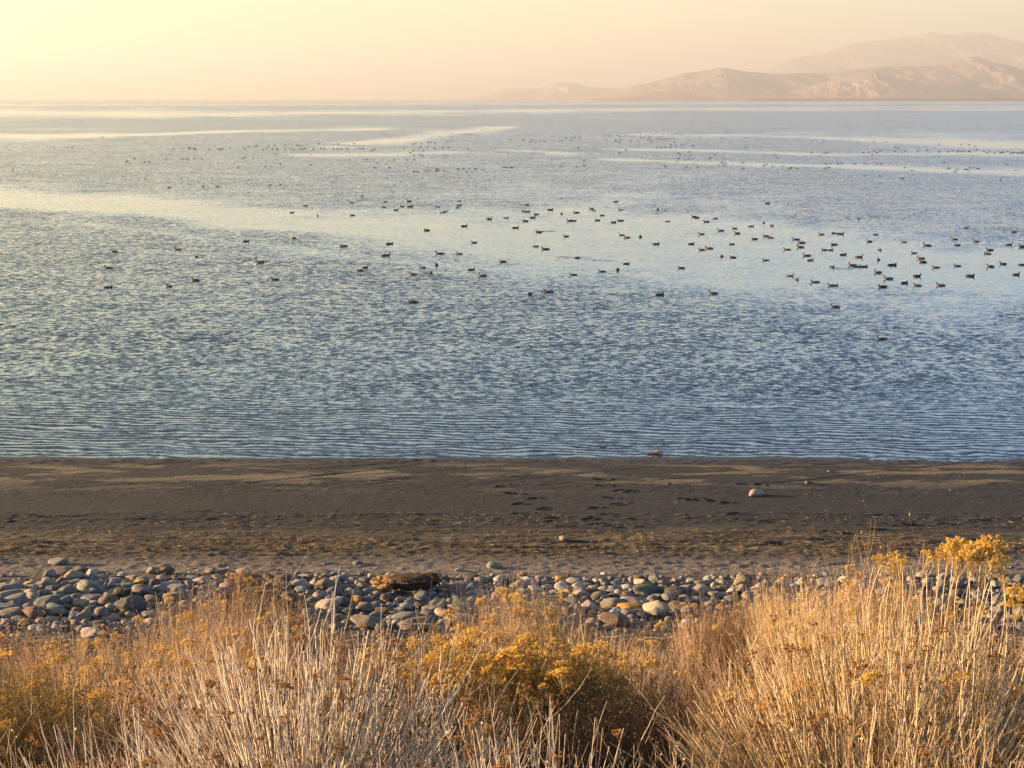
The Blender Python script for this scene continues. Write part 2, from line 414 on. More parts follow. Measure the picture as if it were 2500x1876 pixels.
hill("island_western_foothill", "pale pink foothill under the left hump of the island", 11300, 600,
     c8([(600,303),(720,280),(820,252),(920,228),(1000,208),(1045,196),(1075,215),(1110,250),(1180,280),(1240,303)]),
     mat_hill("western_slope", (.19, .145, .145), (.26, .19, .175)), 57)
hill("distant_low_hills", "faint low hills at the left end of the island", 17500, 1200,
     c8([(60,303),(130,292),(200,268),(330,262),(390,240),(430,238),(480,245),(520,258),(600,262),(700,262),(800,275),(950,303)]),
     mat_hill("low_slope", (.28, .21, .18), (.38, .29, .25)), 15)
hill("sand_spit", "thin dark shoreline at the foot of the island hills", 9000, 160,
     [(1830,243),(1900,241.4),(2100,240.6),(2300,240.2),(2500,240),(2800,240.2),(3100,242.5)],
     mat_hill("spit_earth", (.05, .03, .03), (.09, .05, .05)), 25, .1)

# ---------------------------------------------------------------- haze
def build_haze():
    x0, x1, y0, y1, z0, z1 = -42000, 42000, -1500, 42000, -6.0, 800.0
    V = [(x, y, z) for z in (z0, z1) for y in (y0, y1) for x in (x0, x1)]
    F = [(0, 2, 3, 1), (4, 5, 7, 6), (0, 1, 5, 4), (2, 6, 7, 3), (0, 4, 6, 2), (1, 3, 7, 5)]
    me = mesh_np("haze", np.array(V), np.array(F))
    m = bpy.data.materials.new("haze_air"); m.use_nodes = True; n = m.node_tree.nodes; n.clear()
    o_ = n.new('ShaderNodeOutputMaterial'); v = n.new('ShaderNodeVolumePrincipled')
    v.inputs['Color'].default_value = HAZE_COLOR; v.inputs['Density'].default_value = HAZE_DENSITY; v.inputs['Anisotropy'].default_value = HAZE_ANISO
    m.node_tree.links.new(v.outputs[0], o_.inputs['Volume'])
    o = link("haze", me, m); tag(o, "thin warm evening haze over the lake", kind='stuff')
build_haze()

ORD = ['first','second','third','fourth','fifth','sixth','seventh','eighth','ninth','tenth','eleventh','twelfth','thirteenth','fourteenth','fifteenth','sixteenth','seventeenth','eighteenth','nineteenth']
TENS = ['twenty','thirty','forty','fifty','sixty','seventy','eighty','ninety']
def ordinal(n):
    if n <= 19: return ORD[n - 1]
    t, u = divmod(n, 10)
    if t > 9: return ordinal(n % 100 or 99)
    return (TENS[t - 2][:-1] + 'ieth') if u == 0 else TENS[t - 2] + '-' + ORD[u - 1]

# ---------------------------------------------------------------- stones
def ico(sub):
    import bmesh
    bm = bmesh.new(); bmesh.ops.create_icosphere(bm, subdivisions=sub, radius=1.0)
    V = np.array([v.co[:] for v in bm.verts]); F = np.array([[v.index for v in f.verts] for f in bm.faces]); bm.free()
    return V, F
ICO3 = ico(3); ICO4 = ico(4)

def stone_shape(seed, base, cuts=7, lump=.12, round_=.75, sharp=10):
    r = np.random.default_rng(seed)
    V, F = base; V = V.copy()
    rad = np.ones(len(V)) * 1.0
    N = r.normal(size=(cuts, 3)); N /= np.linalg.norm(N, axis=1)[:, None]
    D = r.uniform(round_ * .8, round_ * 1.2, cuts)
    for nn, dd in zip(N, D):                                   # facets worn round
        c = V @ nn
        lim = dd / np.maximum(c, 1e-3)
        rad = np.where(c > .05, -np.log(np.exp(-sharp * rad) + np.exp(-sharp * lim)) / sharp, rad)
    n = (fbm(V[:, 0] * 1.3 + seed, V[:, 1] * 1.3 + V[:, 2] * 1.7, 3, seed) - .5) * lump * 2
    n += (fbm(V[:, 2] * 4 + seed, V[:, 1] * 4 - V[:, 0] * 4, 2, seed + 9) - .5) * lump * .5
    V = V * (rad + n)[:, None]
    V[:, :2] -= V[:, :2].mean(0)
    ext = np.abs(V).max(0); V = V / ext
    return V, F
STONES = {'rounded': [], 'angular': [], 'flat': []}
for i in range(7):
    V, F = stone_shape(100 + i, ICO3, 11, .13, .68, 34); STONES['rounded'].append(mesh_np("rounded_stone", V, F, True))
for i in range(7):
    V, F = stone_shape(200 + i, ICO3, 15, .13, .60, 48); STONES['angular'].append(mesh_np("angular_stone", V, F, True))
for i in range(5):
    V, F = stone_shape(300 + i, ICO3, 10, .13, .68, 30); V[:, 2] = np.sign(V[:, 2]) * np.abs(V[:, 2]) ** .7
    STONES['flat'].append(mesh_np("flat_stone", V, F, True))

def mat_stone(name, col, spot=None):
    t = NT(name); p = t.obj(); oi = t.node('ShaderNodeObjectInfo')
    p2 = t.vmath('ADD', p, t.vmath('SCALE', oi.outputs['Location'], scale=3.1))
    n = t.noise(p2, 1.6, 6, .65); f = t.noise(p2, 9, 4, .7)
    lo = tuple(c * .62 for c in col); hi = tuple(min(c * 1.4, .6) for c in col)
    c = t.mix(t.maprange(n, .32, .68), lo + (1,), hi + (1,))
    c = t.mix(t.maprange(f, .52, .75, 0, .5), c, tuple(min(x * 1.7 + .03, .62) for x in col) + (1,))
    c = t.mix(t.maprange(t.noise(p2, 3.3, 3), .56, .66, 0, .55), c, tuple((spot or lo)) + (1,))
    hsv = t.node('ShaderNodeHueSaturation'); t.put(hsv, 'Color', c); t.put(hsv, 'Value', t.maprange(oi.outputs['Random'], 0, 1, .75, 1.25))
    h = t.math('ADD', f, t.math('MULTIPLY', t.noise(p2, 26, 3, .6), .4))
    t.bsdf(hsv.outputs[0], .85, .3, t.bump(h, .16, .55))
    return t.m
SC = {'grey': (.19,.19,.195), 'bluegrey': (.14,.16,.18), 'purple': (.17,.155,.17), 'pink': (.30,.25,.235), 'tan': (.28,.24,.195), 'pale': (.38,.37,.35),
      'cream': (.38,.34,.27), 'olive': (.20,.185,.145), 'brown': (.14,.10,.075), 'dark': (.06,.06,.062), 'green': (.13,.145,.13), 'ochre': (.42,.22,.05)}
SAY = {'bluegrey': 'blue-grey', 'purple': 'purplish grey', 'pale': 'pale grey', 'pink': 'pinkish', 'olive': 'olive brown', 'green': 'greenish grey', 'dark': 'blackish'}
SPOT = {'ochre': (.05,.03,.02), 'bluegrey': (.30,.30,.30), 'olive': (.34,.28,.12), 'dark': (.16,.15,.14), 'green': (.25,.26,.2)}
SM = {k: mat_stone(k + "_stone", v, SPOT.get(k)) for k, v in SC.items()}

def place_stone(name, px, py, w, h, col, shape, k, sink=.16, deep=.8, lift=0.):
    """a stone seen w x h photo pixels large, resting on the ground seen at px, py + h/4"""
    g = at(px, py + h * .42)
    dist = math.sqrt(g.x ** 2 + g.y ** 2 + (CAMZ - g.z) ** 2); m = dist / FPX
    if shape == 'rounded' and k % 3: shape = 'angular'
    me = STONES[shape][k % len(STONES[shape])]
    o = bpy.data.objects.new(name, me); C.objects.link(o)
    if not me.materials: me.materials.append(None)
    o.material_slots[0].link = 'OBJECT'; o.material_slots[0].material = SM[col]
    W = w * m * .5 * 1.2; H = h * m * .5 * 1.12
    H = max(H, W * .36)
    Dp = W * deep
    o.scale = (W, Dp, H)
    o.rotation_euler = (0.12 * math.sin(k * 1.7), 0.14 * math.sin(k * 2.9), (k * 1.3) % 6.28 if abs(deep - .8) < .15 and W < .25 else .35 * math.sin(k * 3.1))
    gz = float(ground_z(np.array(g.x), np.array(g.y)))
    o.location = (g.x, g.y, gz + H * (1 - 2 * sink) * .9 + lift)
    return o

# stones traced from the photograph: x, y, width, height, colour, shape
KE = .2803
E_ = """435,195,150,40,grey,f 575,165,90,40,dark,r 705,145,140,50,brown,r 640,205,150,85,tan,a 805,180,110,85,pale,a 730,215,110,45,grey,f 1320,160,90,60,tan,r 1445,160,130,70,brown,r
1845,165,115,60,olive,a 1955,160,90,35,bluegrey,f 2130,170,160,90,tan,r 400,240,90,35,pale,r 275,275,110,50,cream,a 150,265,120,45,tan,a 400,280,180,70,grey,r 40,285,90,40,tan,f
110,315,200,55,purple,f 455,320,130,70,dark,a 560,290,110,60,purple,r 665,275,120,40,bluegrey,f 770,275,95,45,grey,r 700,300,120,40,bluegrey,f 860,275,90,55,grey,a 1020,240,110,45,bluegrey,r
975,280,80,50,pale,r 1210,255,120,40,ochre,r 1250,232,110,50,purple,a 1400,220,110,60,tan,a 1510,220,80,40,brown,r 1520,255,90,45,pink,r 1680,220,110,35,bluegrey,f 1760,250,140,60,pink,r
1900,215,110,45,tan,r 1140,220,90,30,tan,f 590,335,160,75,purple,r 800,320,250,50,grey,f 285,360,160,100,tan,r 200,345,80,40,cream,r 85,370,170,50,grey,f 425,415,220,120,green,a
130,415,240,70,purple,f 670,375,130,50,tan,r 790,345,150,40,bluegrey,f 815,395,220,75,bluegrey,r 680,415,120,60,grey,r 1000,330,130,50,pale,r 1120,335,120,70,dark,a 1130,295,120,40,grey,f
1245,330,190,100,purple,a 1390,330,180,80,grey,a 1430,270,90,50,pale,r 1540,300,160,60,bluegrey,f 950,420,170,90,brown,a 1130,450,280,140,dark,a 820,440,110,35,pink,f 820,480,140,50,bluegrey,r
890,510,160,70,purple,a 735,535,160,90,olive,a 600,470,70,40,brown,r 660,495,110,40,brown,r 490,475,180,55,bluegrey,a 475,515,200,70,green,a 290,515,190,110,brown,a 60,490,220,60,bluegrey,f
110,535,200,40,tan,f 40,560,110,50,bluegrey,r 185,575,160,60,grey,r 450,575,110,35,pink,f 640,560,160,28,bluegrey,f 800,690,200,70,pink,r 285,645,90,35,pale,f 1650,265,90,45,grey,r
1820,300,150,55,tan,r 1960,290,130,50,pink,r 1600,345,130,50,grey,r 1490,390,150,50,tan,f 1330,395,120,45,grey,f"""
F_ = """205,195,150,55,tan,a 280,215,110,40,brown,a 435,205,120,35,pink,r 630,200,80,65,tan,r 710,190,110,65,bluegrey,r 220,260,150,60,pink,r 275,285,120,70,tan,a 395,275,190,80,pink,a
525,265,70,45,cream,r 615,285,190,100,olive,r 700,245,150,40,grey,f 870,240,150,55,purple,a 960,245,120,50,grey,r 1050,245,80,35,tan,r 800,305,130,40,bluegrey,r 950,305,110,70,grey,r
1175,195,80,35,tan,a 1340,218,150,50,grey,r 1480,205,80,40,brown,a 1570,225,90,35,grey,r 580,370,120,110,grey,a 700,350,150,70,bluegrey,a 840,350,130,45,olive,f 860,365,75,45,pink,r
890,412,130,50,ochre,r 765,425,160,90,purple,a 650,440,220,130,pink,a 1025,380,60,40,pink,r 1145,395,120,80,brown,r 1265,410,110,60,pink,r 1360,435,120,50,grey,r 1475,395,130,80,bluegrey,r
1585,430,100,60,bluegrey,r 1030,460,140,90,bluegrey,r 970,480,200,90,olive,r 1185,465,150,60,bluegrey,r 1320,480,160,50,grey,r 1545,485,190,80,olive,a 1660,450,130,50,bluegrey,a
1420,525,110,60,dark,r 1310,555,210,80,grey,r 1000,595,260,115,tan,r 1420,625,300,95,brown,a 1650,525,180,80,tan,r 1770,570,220,80,pink,r 1500,560,150,60,purple,r 1810,480,200,90,purple,r
1950,480,80,80,pink,r 1900,415,120,70,bluegrey,a 1810,425,140,60,green,a 1775,320,180,80,purple,a 1740,280,100,50,purple,r 1900,290,110,50,bluegrey,a 1890,350,130,50,grey,f 1860,255,110,40,tan,r
1890,215,150,50,dark,a 1800,208,50,30,tan,r 1960,240,110,40,tan,r 2030,225,120,40,tan,r 2135,230,100,70,pale,r 1130,520,170,45,brown,f 1240,520,150,40,tan,f 780,225,110,35,grey,f"""
G_ = """125,195,90,50,brown,r 170,240,140,75,pale,r 25,240,60,30,tan,r 330,250,110,40,grey,r 455,230,100,45,ochre,r 580,245,140,55,pale,r 690,245,80,35,tan,r 765,245,80,40,pale,r
845,245,100,55,grey,r 610,275,110,50,cream,a 1075,225,60,45,cream,a 1140,215,120,40,brown,f 1155,250,130,60,cream,a 1285,230,130,70,grey,r 940,260,120,40,purple,r 460,300,160,60,pale,a
240,310,120,45,pale,r 730,300,120,45,tan,a 835,310,90,55,tan,r 920,310,140,60,grey,r 1040,300,110,60,pale,r 1200,325,230,80,green,f 1070,325,70,45,pink,r 1390,320,150,70,dark,a
1555,295,160,70,tan,r 1590,235,110,40,grey,r 1690,260,120,60,grey,a 1740,225,90,55,pale,r 1860,240,110,45,pink,a 1790,280,60,60,cream,a 1880,295,150,60,purple,r 2035,250,160,110,olive,a
2165,260,90,70,grey,r 2180,310,140,70,cream,a 1680,340,180,60,tan,r 1490,350,220,60,dark,f 630,345,130,80,pink,a 530,345,120,40,ochre,f 785,365,165,75,olive,r 920,365,100,40,olive,r
1045,360,110,35,tan,r 1180,365,90,35,grey,r 1250,345,70,40,grey,r 1300,380,120,40,grey,r 920,430,220,100,olive,a 1110,415,230,80,pink,r 1400,395,150,60,grey,r 1540,405,120,30,grey,f
785,425,70,40,grey,r 710,465,150,80,pink,a 530,510,120,80,brown,r 735,520,70,40,ochre,r 1050,490,200,35,ochre,f 1130,520,120,50,grey,a 1300,490,240,150,cream,r 950,575,260,125,brown,r
450,385,150,60,purple,r 560,415,130,50,grey,f 1500,460,180,80,brown,r 1640,400,80,50,pale,r 1340,205,60,25,grey,r 2060,215,120,35,brown,r 2180,215,90,40,pink,r 1960,330,110,50,pale,r
2080,360,120,50,tan,r 1800,370,130,45,grey,r 1950,400,120,40,grey,f 1420,265,70,40,olive,r"""
H_ = """1150,375,110,60,grey,r 920,385,110,50,pink,r 1670,340,70,30,pale,f 2125,505,75,35,ochre,r 2140,575,90,40,grey,r 2060,395,70,40,pale,r 1780,360,90,45,grey,a 1020,375,80,40,tan,r
1250,365,80,40,pale,r 1330,380,90,40,grey,r 1480,345,90,45,tan,a 1580,350,70,35,pink,r 1620,400,90,40,bluegrey,r 1850,385,90,45,grey,r 1930,370,80,40,tan,r 2070,470,60,40,purple,r
2150,430,80,40,bluegrey,r 2180,370,80,40,grey,r 2200,470,70,40,tan,r 2080,530,80,40,grey,r 2190,540,80,40,bluegrey,f 2090,350,70,30,brown,r"""
placed = []
def read(txt, ox, oy, k):
    for row in txt.split():
        a = row.split(',')
        placed.append([ox + float(a[0]) * k, oy + float(a[1]) * k, float(a[2]) * k, float(a[3]) * k, a[4], {'r': 'rounded', 'a': 'angular', 'f': 'flat'}[a[5]], 1])
read(E_, 0, 1350, KE); read(F_, 620, 1350, KE); read(G_, 1240, 1350, KE); read(H_, 1500, 1250, .452)
n_traced = len(placed)
# smaller stones between them
rr = random.Random(4)
cols = ['grey', 'bluegrey', 'purple', 'bluegrey', 'tan', 'pale', 'grey', 'brown', 'dark', 'grey', 'bluegrey', 'purple']
fill = []
tries = 0
while len(fill) < 900 and tries < 60000:
    tries += 1
    x = rr.uniform(-500, 3000); y = rr.uniform(1402, 1535)
    if y < 1412 and rr.random() < .6: continue
    w = rr.uniform(14, 40) * (1 if y > 1420 else .7)
    if -20 < x < 2520:
        bad = any(abs(x - q[0]) < (w + q[2]) * .33 and abs(y - q[1]) < (q[3] + w * .5) * .2 for q in placed)
    else:
        bad = False; w *= 1.35
    if bad or any(abs(x - q[0]) < (w + q[2]) * .38 and abs(y - q[1]) < (q[3] + w * .5) * .28 for q in fill): continue
    fill.append([x, y, w, w * rr.uniform(.38, .6), rr.choice(cols), rr.choice(['rounded', 'angular', 'angular', 'flat']), 0])
def hidden(q):        # behind the shrubs of the photograph
    x, y = q[0] * .8848, q[1] * .8848
    sky = np.interp(x, [-10, 0, 180, 330, 420, 520, 600, 660, 760, 980, 1030, 1090, 1240, 1330, 1480, 1560, 1650, 1760, 1830, 2100, 2125, 2212, 2230],
                    [1360, 1360, 1365, 1320, 1290, 1255, 1300, 1340, 1370, 1365, 1300, 1285, 1300, 1345, 1340, 1315, 1290, 1290, 1250, 1250, 1390, 1390, 1390])
    return y > sky + 8
vis = [q for q in fill if -20 < q[0] < 2520 and not hidden(q)]
hid = [q for q in fill if q not in vis]
vis.sort(key=lambda q: -q[2]); extra = vis[:max(0, 296 - n_traced)]; rest = vis[len(extra):] + hid
allst = placed + extra
BANDS = [(0, 'back', 1413), (1, 'second', 1426), (2, 'third', 1438), (3, 'fourth', 1451), (4, 'fifth', 1465), (5, 'sixth', 1481), (6, 'seventh', 1500), (7, 'nearest', 9999)]
byband = {}
for q in allst:
    b = next(b for b in BANDS if q[1] < b[2]); byband.setdefault(b[1], []).append(q)
k = 0
for bn, qs in byband.items():
    qs.sort(key=lambda q: q[0])
    for i, q in enumerate(qs):
        k += 1
        big = q[2] > 62 or (q[2] > 50 and q[3] > 22)
        o = place_stone('boulder' if q[2] > 62 else 'cobble', q[0], q[1], q[2], q[3], q[4], q[5], k, deep=.8 if q[5] != 'flat' else .7)
        size = 'large' if q[2] > 44 else 'small' if q[2] < 26 else 'middling'
        word = 'boulder' if q[2] > 62 else 'cobble'
        tag(o, f"{size} {SAY.get(q[4], q[4])} {q[5]} {word}, {ordinal(i + 1)} from the left in the {bn} row", 'rock', 'cobbles and boulders along the top of the beach')
# what is left of the stones, and the gravel under them: one mass
def merge_stones(qs, name, label, m_cols, from_px=True):
    VV = []; FF = []; TT = []; base = 0
    Vb, Fb = ico(2)
    for j, q in enumerate(qs):
        r = np.random.default_rng(j)
        if from_px:
            g = at(q[0], q[1] + q[3] * .25); m = math.sqrt(g.x ** 2 + g.y ** 2 + 81) / FPX; W = q[2] * m * .5; H = max(q[3] * m * .5 * 1.1, W * .35); x, y = g.x, g.y
        else:
            x, y, W = q; H = W * .55
        V = Vb * (1 + .22 * (r.random(len(Vb))[:, None] - .5) * .5)
        sh = r.normal(size=3); sh /= np.linalg.norm(sh); c = V @ sh; V = V - np.outer(np.maximum(c - .6, 0), sh) * .9
        V = V * np.array([W, W * .8, H]); a = r.uniform(0, 6.28) if W < .12 else r.uniform(-.4, .4)
        V = V @ np.array([[math.cos(a), math.sin(a), 0], [-math.sin(a), math.cos(a), 0], [0, 0, 1]])
        V = V + np.array([x, y, 0]); VV.append((V, H)); FF.append(Fb + base); base += len(V); TT.append(np.full(len(V), r.random()))
    X0 = np.array([v[0][:, 0].mean() for v in VV]); Y0 = np.array([v[0][:, 1].mean() for v in VV]); gz = ground_z(X0, Y0)
    out = [v[0] + np.array([0, 0, gz[i] + v[1] * .35]) for i, v in enumerate(VV)]
    me = mesh_np(name, np.concatenate(out), np.concatenate(FF), True, np.concatenate(TT))
    t = NT(name + "_mix"); col = t.ramp(t.attr('tint'), [(i / len(m_cols), SC[c]) for i, c in enumerate(m_cols)], 'CONSTANT')
    n = t.noise(t.pos(), 22, 4, .6); col = t.mix(t.maprange(n, .3, .7, .0, .6), col, (.09, .08, .08, 1))
    t.bsdf(col, .9, .25, t.bump(n, .03))
    o = link(name, me, t.m); tag(o, label, kind='stuff'); return o
merge_stones(rest, "loose_stones", "small grey and tan stones lying between the larger cobbles", ['grey', 'bluegrey', 'purple', 'pink', 'tan', 'pale', 'olive', 'brown', 'dark'])
gv = np.random.default_rng(12); grav = []
for i in range(5200):
    y = gv.uniform(25.2, 34.0); x = gv.uniform(-1, 1) * (12 if i % 5 else 20)
    if y > 32.6 and gv.random() < .6: continue
    grav.append((x, y, gv.uniform(.02, .065) * (1 if y < 32.6 else .6)))
merge_stones(grav, "gravel", "grey and tan gravel between the cobbles at the top of the beach", ['grey', 'bluegrey', 'tan', 'pink', 'dark', 'brown', 'pale'], False)

def lone(name, label, cat, px, py, w, h, col, shape, k, **kw):
    o = place_stone(name, px, py, w, h, col, shape, k, **kw); tag(o, label, cat); return o
lone('boulder', 'pale pinkish white boulder alone on the dark mud, casting a long shadow', 'rock', 1846, 1203, 38, 18, 'pink', 'angular', 3, sink=.2)
lone('stone', 'small pale stone resting on the mud below the footprints', 'rock', 1376, 1316, 28, 13, 'pink', 'rounded', 4, sink=.2)
lone('stone', 'small dark stone on the mud between the white boulder and the lake', 'rock', 1977, 1177, 22, 10, 'brown', 'rounded', 5, sink=.2)
lone('stone', 'tiny dark stone beside the right-hand end of the footprints near the lake', 'rock', 1632, 1182, 15, 6, 'dark', 'rounded', 6)
lone('stone', 'flat grey stone on the gravelly sand behind the left cobbles', 'rock', 140, 1375, 42, 8, 'grey', 'flat', 7)
lone('stone', 'flat blue-grey stone on the sand just behind the middle cobbles', 'rock', 872, 1374, 26, 9, 'bluegrey', 'flat', 8)
lone('stone', 'dark flat stone on the sand behind the cobbles, near the middle', 'rock', 1205, 1383, 38, 9, 'green', 'flat', 9)
lone('stone', 'small pale stone on the sand right of the dark flat stone', 'rock', 1118, 1393, 18, 7, 'pale', 'rounded', 10)
lone('stone', 'tiny pinkish stone on the mud near the lake, towards the right', 'rock', 2023, 1150, 8, 5, 'pink', 'rounded', 11)

# the long lumpy slab among the cobbles
def slab():
    g = at(620 + 1330 * KE, 1350 + 355 * KE); m = math.sqrt(g.x ** 2 + g.y ** 2 + 81) / FPX
    V, F = ICO4; V = V.copy()
    r = 1 + .7 * (fbm(V[:, 0] * 3.2 + 4, V[:, 1] * 3 + V[:, 2] * 3, 4, 55) - .5)
    V = V * r[:, None]; V = np.sign(V) * np.abs(V) ** .75
    V[:, 2] *= np.where(V[:, 0] < -.2, .8, 1.0)
    V = V * np.array([600 * KE * m * .5, .30, 100 * KE * m * .5])
    bump = .13 * (fbm(V[:, 0] * 22, V[:, 1] * 18 + V[:, 2] * 25, 3, 66) - .5); V[:, 2] += bump; V[:, 1] += bump
    me = mesh_np("tufa_slab", V, F, True)
    t = NT("tufa_rock"); p = t.obj(); sep = t.node('ShaderNodeSeparateXYZ'); t.put(sep, 0, p)
    n = t.noise(p, 16, 5, .7)
    e = t.maprange(t.math('ADD', sep.outputs['X'], t.math('MULTIPLY', t.noise(p, 7, 4), .5)), .0, -.08)
    c = t.mix(e, (.085, .06, .045, 1), (.40, .25, .12, 1)); c = t.mix(t.maprange(n, .35, .7, 0, .7), c, (.05, .035, .025, 1))
    t.bsdf(c, .95, .1, t.bump(t.noise(p, 22, 5, .75), .06))
    o = link("tufa_slab", me, t.m); o.location = (g.x, g.y + .1, float(ground_z(np.array(g.x), np.array(g.y))) + .20); o.rotation_euler = (0, -.03, .04)
    tag(o, "long dark lumpy slab with a crumbly orange end among the cobbles", 'rock')
slab()

# ---------------------------------------------------------------- tubes
def tubes(P, R, sides=3):
    """P (n,s,3) centre lines, R (n,s) radii -> vertices, quads"""
    n, s, _ = P.shape
    T = np.gradient(P, axis=1); T /= np.maximum(np.linalg.norm(T, axis=2), 1e-9)[..., None]
    ref = np.tile(np.array([1.0, .13, .2]), (n, s, 1)); A = np.cross(T, ref); A /= np.maximum(np.linalg.norm(A, axis=2), 1e-9)[..., None]
    B = np.cross(T, A)
    rings = []
    for j in range(sides):
        a = 2 * math.pi * j / sides
        rings.append(P + (A * math.cos(a) + B * math.sin(a)) * R[..., None])
    V = np.stack(rings, 2).reshape(-1, 3)
    idx = np.arange(n * s * sides).reshape(n, s, sides)
    nxt = np.roll(idx, -1, axis=2)
    F = np.stack([idx[:, :-1], nxt[:, :-1], nxt[:, 1:], idx[:, 1:]], -1).reshape(-1, 4)
    return V, F

# ---------------------------------------------------------------- wrack, driftwood
def mat_plain(name, a, b, k=8, rough=.9):
    t = NT(name); n = t.noise(t.obj(), k, 4, .65); t.bsdf(t.mix(t.maprange(n, .3, .7), tuple(a) + (1,), tuple(b) + (1,)), rough, .2); return t.m
def mat_tint(name, stops, rough=.85, transl=None):
    t = NT(name); c = t.ramp(t.attr('tint'), stops); n = t.noise(t.pos(), 30, 2)
    c = t.mix(t.maprange(n, .3, .7, 0, .35), c, (.10, .07, .045, 1))
    if transl:
        b = t.node('ShaderNodeBsdfPrincipled'); t.put(b, 'Base Color', c); t.put(b, 'Roughness', rough); t.put(b, 'Specular IOR Level', .1)
        tr = t.node('ShaderNodeBsdfTranslucent'); t.put(tr, 'Color', c)
        mx = t.node('ShaderNodeMixShader'); t.put(mx, 0, transl); t.l.new(b.outputs[0], mx.inputs[1]); t.l.new(tr.outputs[0], mx.inputs[2])
        t.l.new(mx.outputs[0], t.out.inputs['Surface'])
    else: t.bsdf(c, rough, .2)
    return t.m

def scatter_twigs(name, label, n, ygen, xr, Lr, rad, stops, seed, lift=.02, alongx=.8):
    r = np.random.default_rng(seed)
    y = ygen(r, n); x = r.uniform(-xr, xr, n)
    keep = fbm(x * .5, y * 2.0, 3, seed) + r.normal(0, .05, n) > .47; x = x[keep]; y = y[keep]; n = len(x)
    L = r.uniform(Lr[0], Lr[1], n) * np.where(r.random(n) < .06, 2.2, 1); a = r.normal(0, alongx, n); s = 4
    t = np.linspace(-.5, .5, s)
    bend = r.normal(0, .16, (n, 1)) * (t[None] ** 2 * 4 - .5)
    dx = np.cos(a)[:, None] * t * L[:, None] - np.sin(a)[:, None] * bend * L[:, None]
    dy = np.sin(a)[:, None] * t * L[:, None] + np.cos(a)[:, None] * bend * L[:, None]
    X = x[:, None] + dx; Y = y[:, None] + dy
    up = np.abs(r.normal(0, .12, (n, 1))) * (t[None] + .5) * L[:, None]
    Z = ground_z(X, Y) + up + r.uniform(0, lift, (n, 1))
    R = np.repeat(r.uniform(.5, 1.2, (n, 1)) * rad, s, 1)
    V, F = tubes(np.stack([X, Y, Z], -1), R, 3)
    o = link(name, mesh_np(name, V, F, False, np.repeat(r.random(n), s * 3)), mat_tint(name + "_straw", stops, .9)); tag(o, label, kind='stuff')
scatter_twigs("straw_wrack", "golden straw and broken reeds washed up in lines across the mud", 13000,
    lambda r, n: np.where(r.random(n) < .62, r.normal(35.6, .55, n), np.where(r.random(n) < .5, r.normal(36.9, .4, n), r.normal(38.4, .6, n))), 18, (.03, .15), .0045,
    [(0, (.045, .032, .022)), (.4, (.12, .085, .05)), (.7, (.23, .175, .105)), (1, (.36, .285, .18))], 31)
scatter_twigs("mud_crumbs", "pale flecks and small chips scattered over the upper mud", 2600,
    lambda r, n: r.uniform(33.6, 46, n), 18, (.015, .05), .006, [(0, (.10, .085, .07)), (.6, (.2, .17, .14)), (1, (.34, .3, .26))], 32, .004, 1.5)
scatter_twigs("brown_litter", "brown twigs and dead leaves heaped below the cobbles", 9000,
    lambda r, n: r.normal(26.2, .75, n), 16, (.06, .35), .007, [(0, (.05, .03, .02)), (.5, (.14, .09, .055)), (.85, (.28, .2, .13)), (1, (.5, .44, .36))], 33, .08, 1.0)

DW = mat_plain("weathered_wood", (.05, .042, .036), (.12, .10, .085), 9)
PW = mat_plain("bleached_wood", (.42, .38, .33), (.6, .56, .5), 12)
def driftwood(name, label, cat, px, py, w, thick, mat, seed, ang=0., parts=1, lift=0.):
    g = at(px, py); m = math.sqrt(g.x ** 2 + g.y ** 2 + 81) / FPX; r = np.random.default_rng(seed); L = w * m; s = 9
    P = []; R = []
    for j in range(parts):
        t = np.linspace(-.5, .5, s) * (1 if j == 0 else r.uniform(.3, .7)); a = ang + (0 if j == 0 else r.normal(0, .9))
        x = np.cos(a) * t * L + (0 if j == 0 else r.uniform(-.3, .3) * L); y = np.sin(a) * t * L + r.normal(0, .01, s)
        z = thick * m * .5 + r.normal(0, thick * m * .12, s) + (np.abs(t) * r.uniform(0, .5) * thick * m * 2 if j else 0)
        P.append(np.stack([x, y, z], -1)); R.append(thick * m * .5 * (1 - 1.2 * np.abs(np.linspace(-.5, .5, s)) ** 1.5) * (1 if j == 0 else .45) * r.uniform(.8, 1.2, s))
    V, F = tubes(np.array(P), np.array(R), 7)
    o = link(name, mesh_np(name, V, F, True), mat); gz = max(float(ground_z(np.array(g.x), np.array(g.y))), 0 if py < 1120 else -9)
    o.location = (g.x, g.y, gz - .01 + lift); tag(o, label, cat); return o
k7 = lambda X, Y: (1100 + X * .633, 1050 + Y * .633)
for i, (X, Y, w, th, lb) in enumerate([(1240,438,70,11,'dark curved piece of driftwood on the mud, nearest the yellow flowers’ stones'),(1515,403,62,8,'dark lump of driftwood left of the long flat piece'),(1645,388,72,6,'long flat dark driftwood strip in the middle of the row'),
    (1768,370,58,8,'short dark driftwood piece with a raised end'),(1905,365,62,5,'thin dark driftwood stick towards the right end'),(2032,349,70,9,'dark humped driftwood piece near the right end'),(2180,341,75,6,'low dark driftwood strip at the right end of the mud'),
    (1405,425,50,4,'thin dark stick on the mud between two driftwood lumps'),(730,376,36,6,'small dark driftwood chip right of the lower footprints')]):
    x, y = k7(X, Y); driftwood('driftwood', lb.replace("nearest the yellow flowers’ stones", "closest to the cobbles"), 'driftwood', x, y, w * .633, th * .633 + 2, DW, 40 + i, .05 * math.sin(i * 3), 3)
driftwood('plank', 'straight bleached white plank lying below the big pinkish boulder', 'wood', 620 + 1440 * KE, 1350 + 686 * KE, 94, 4, PW, 71, .03, 1, .12)
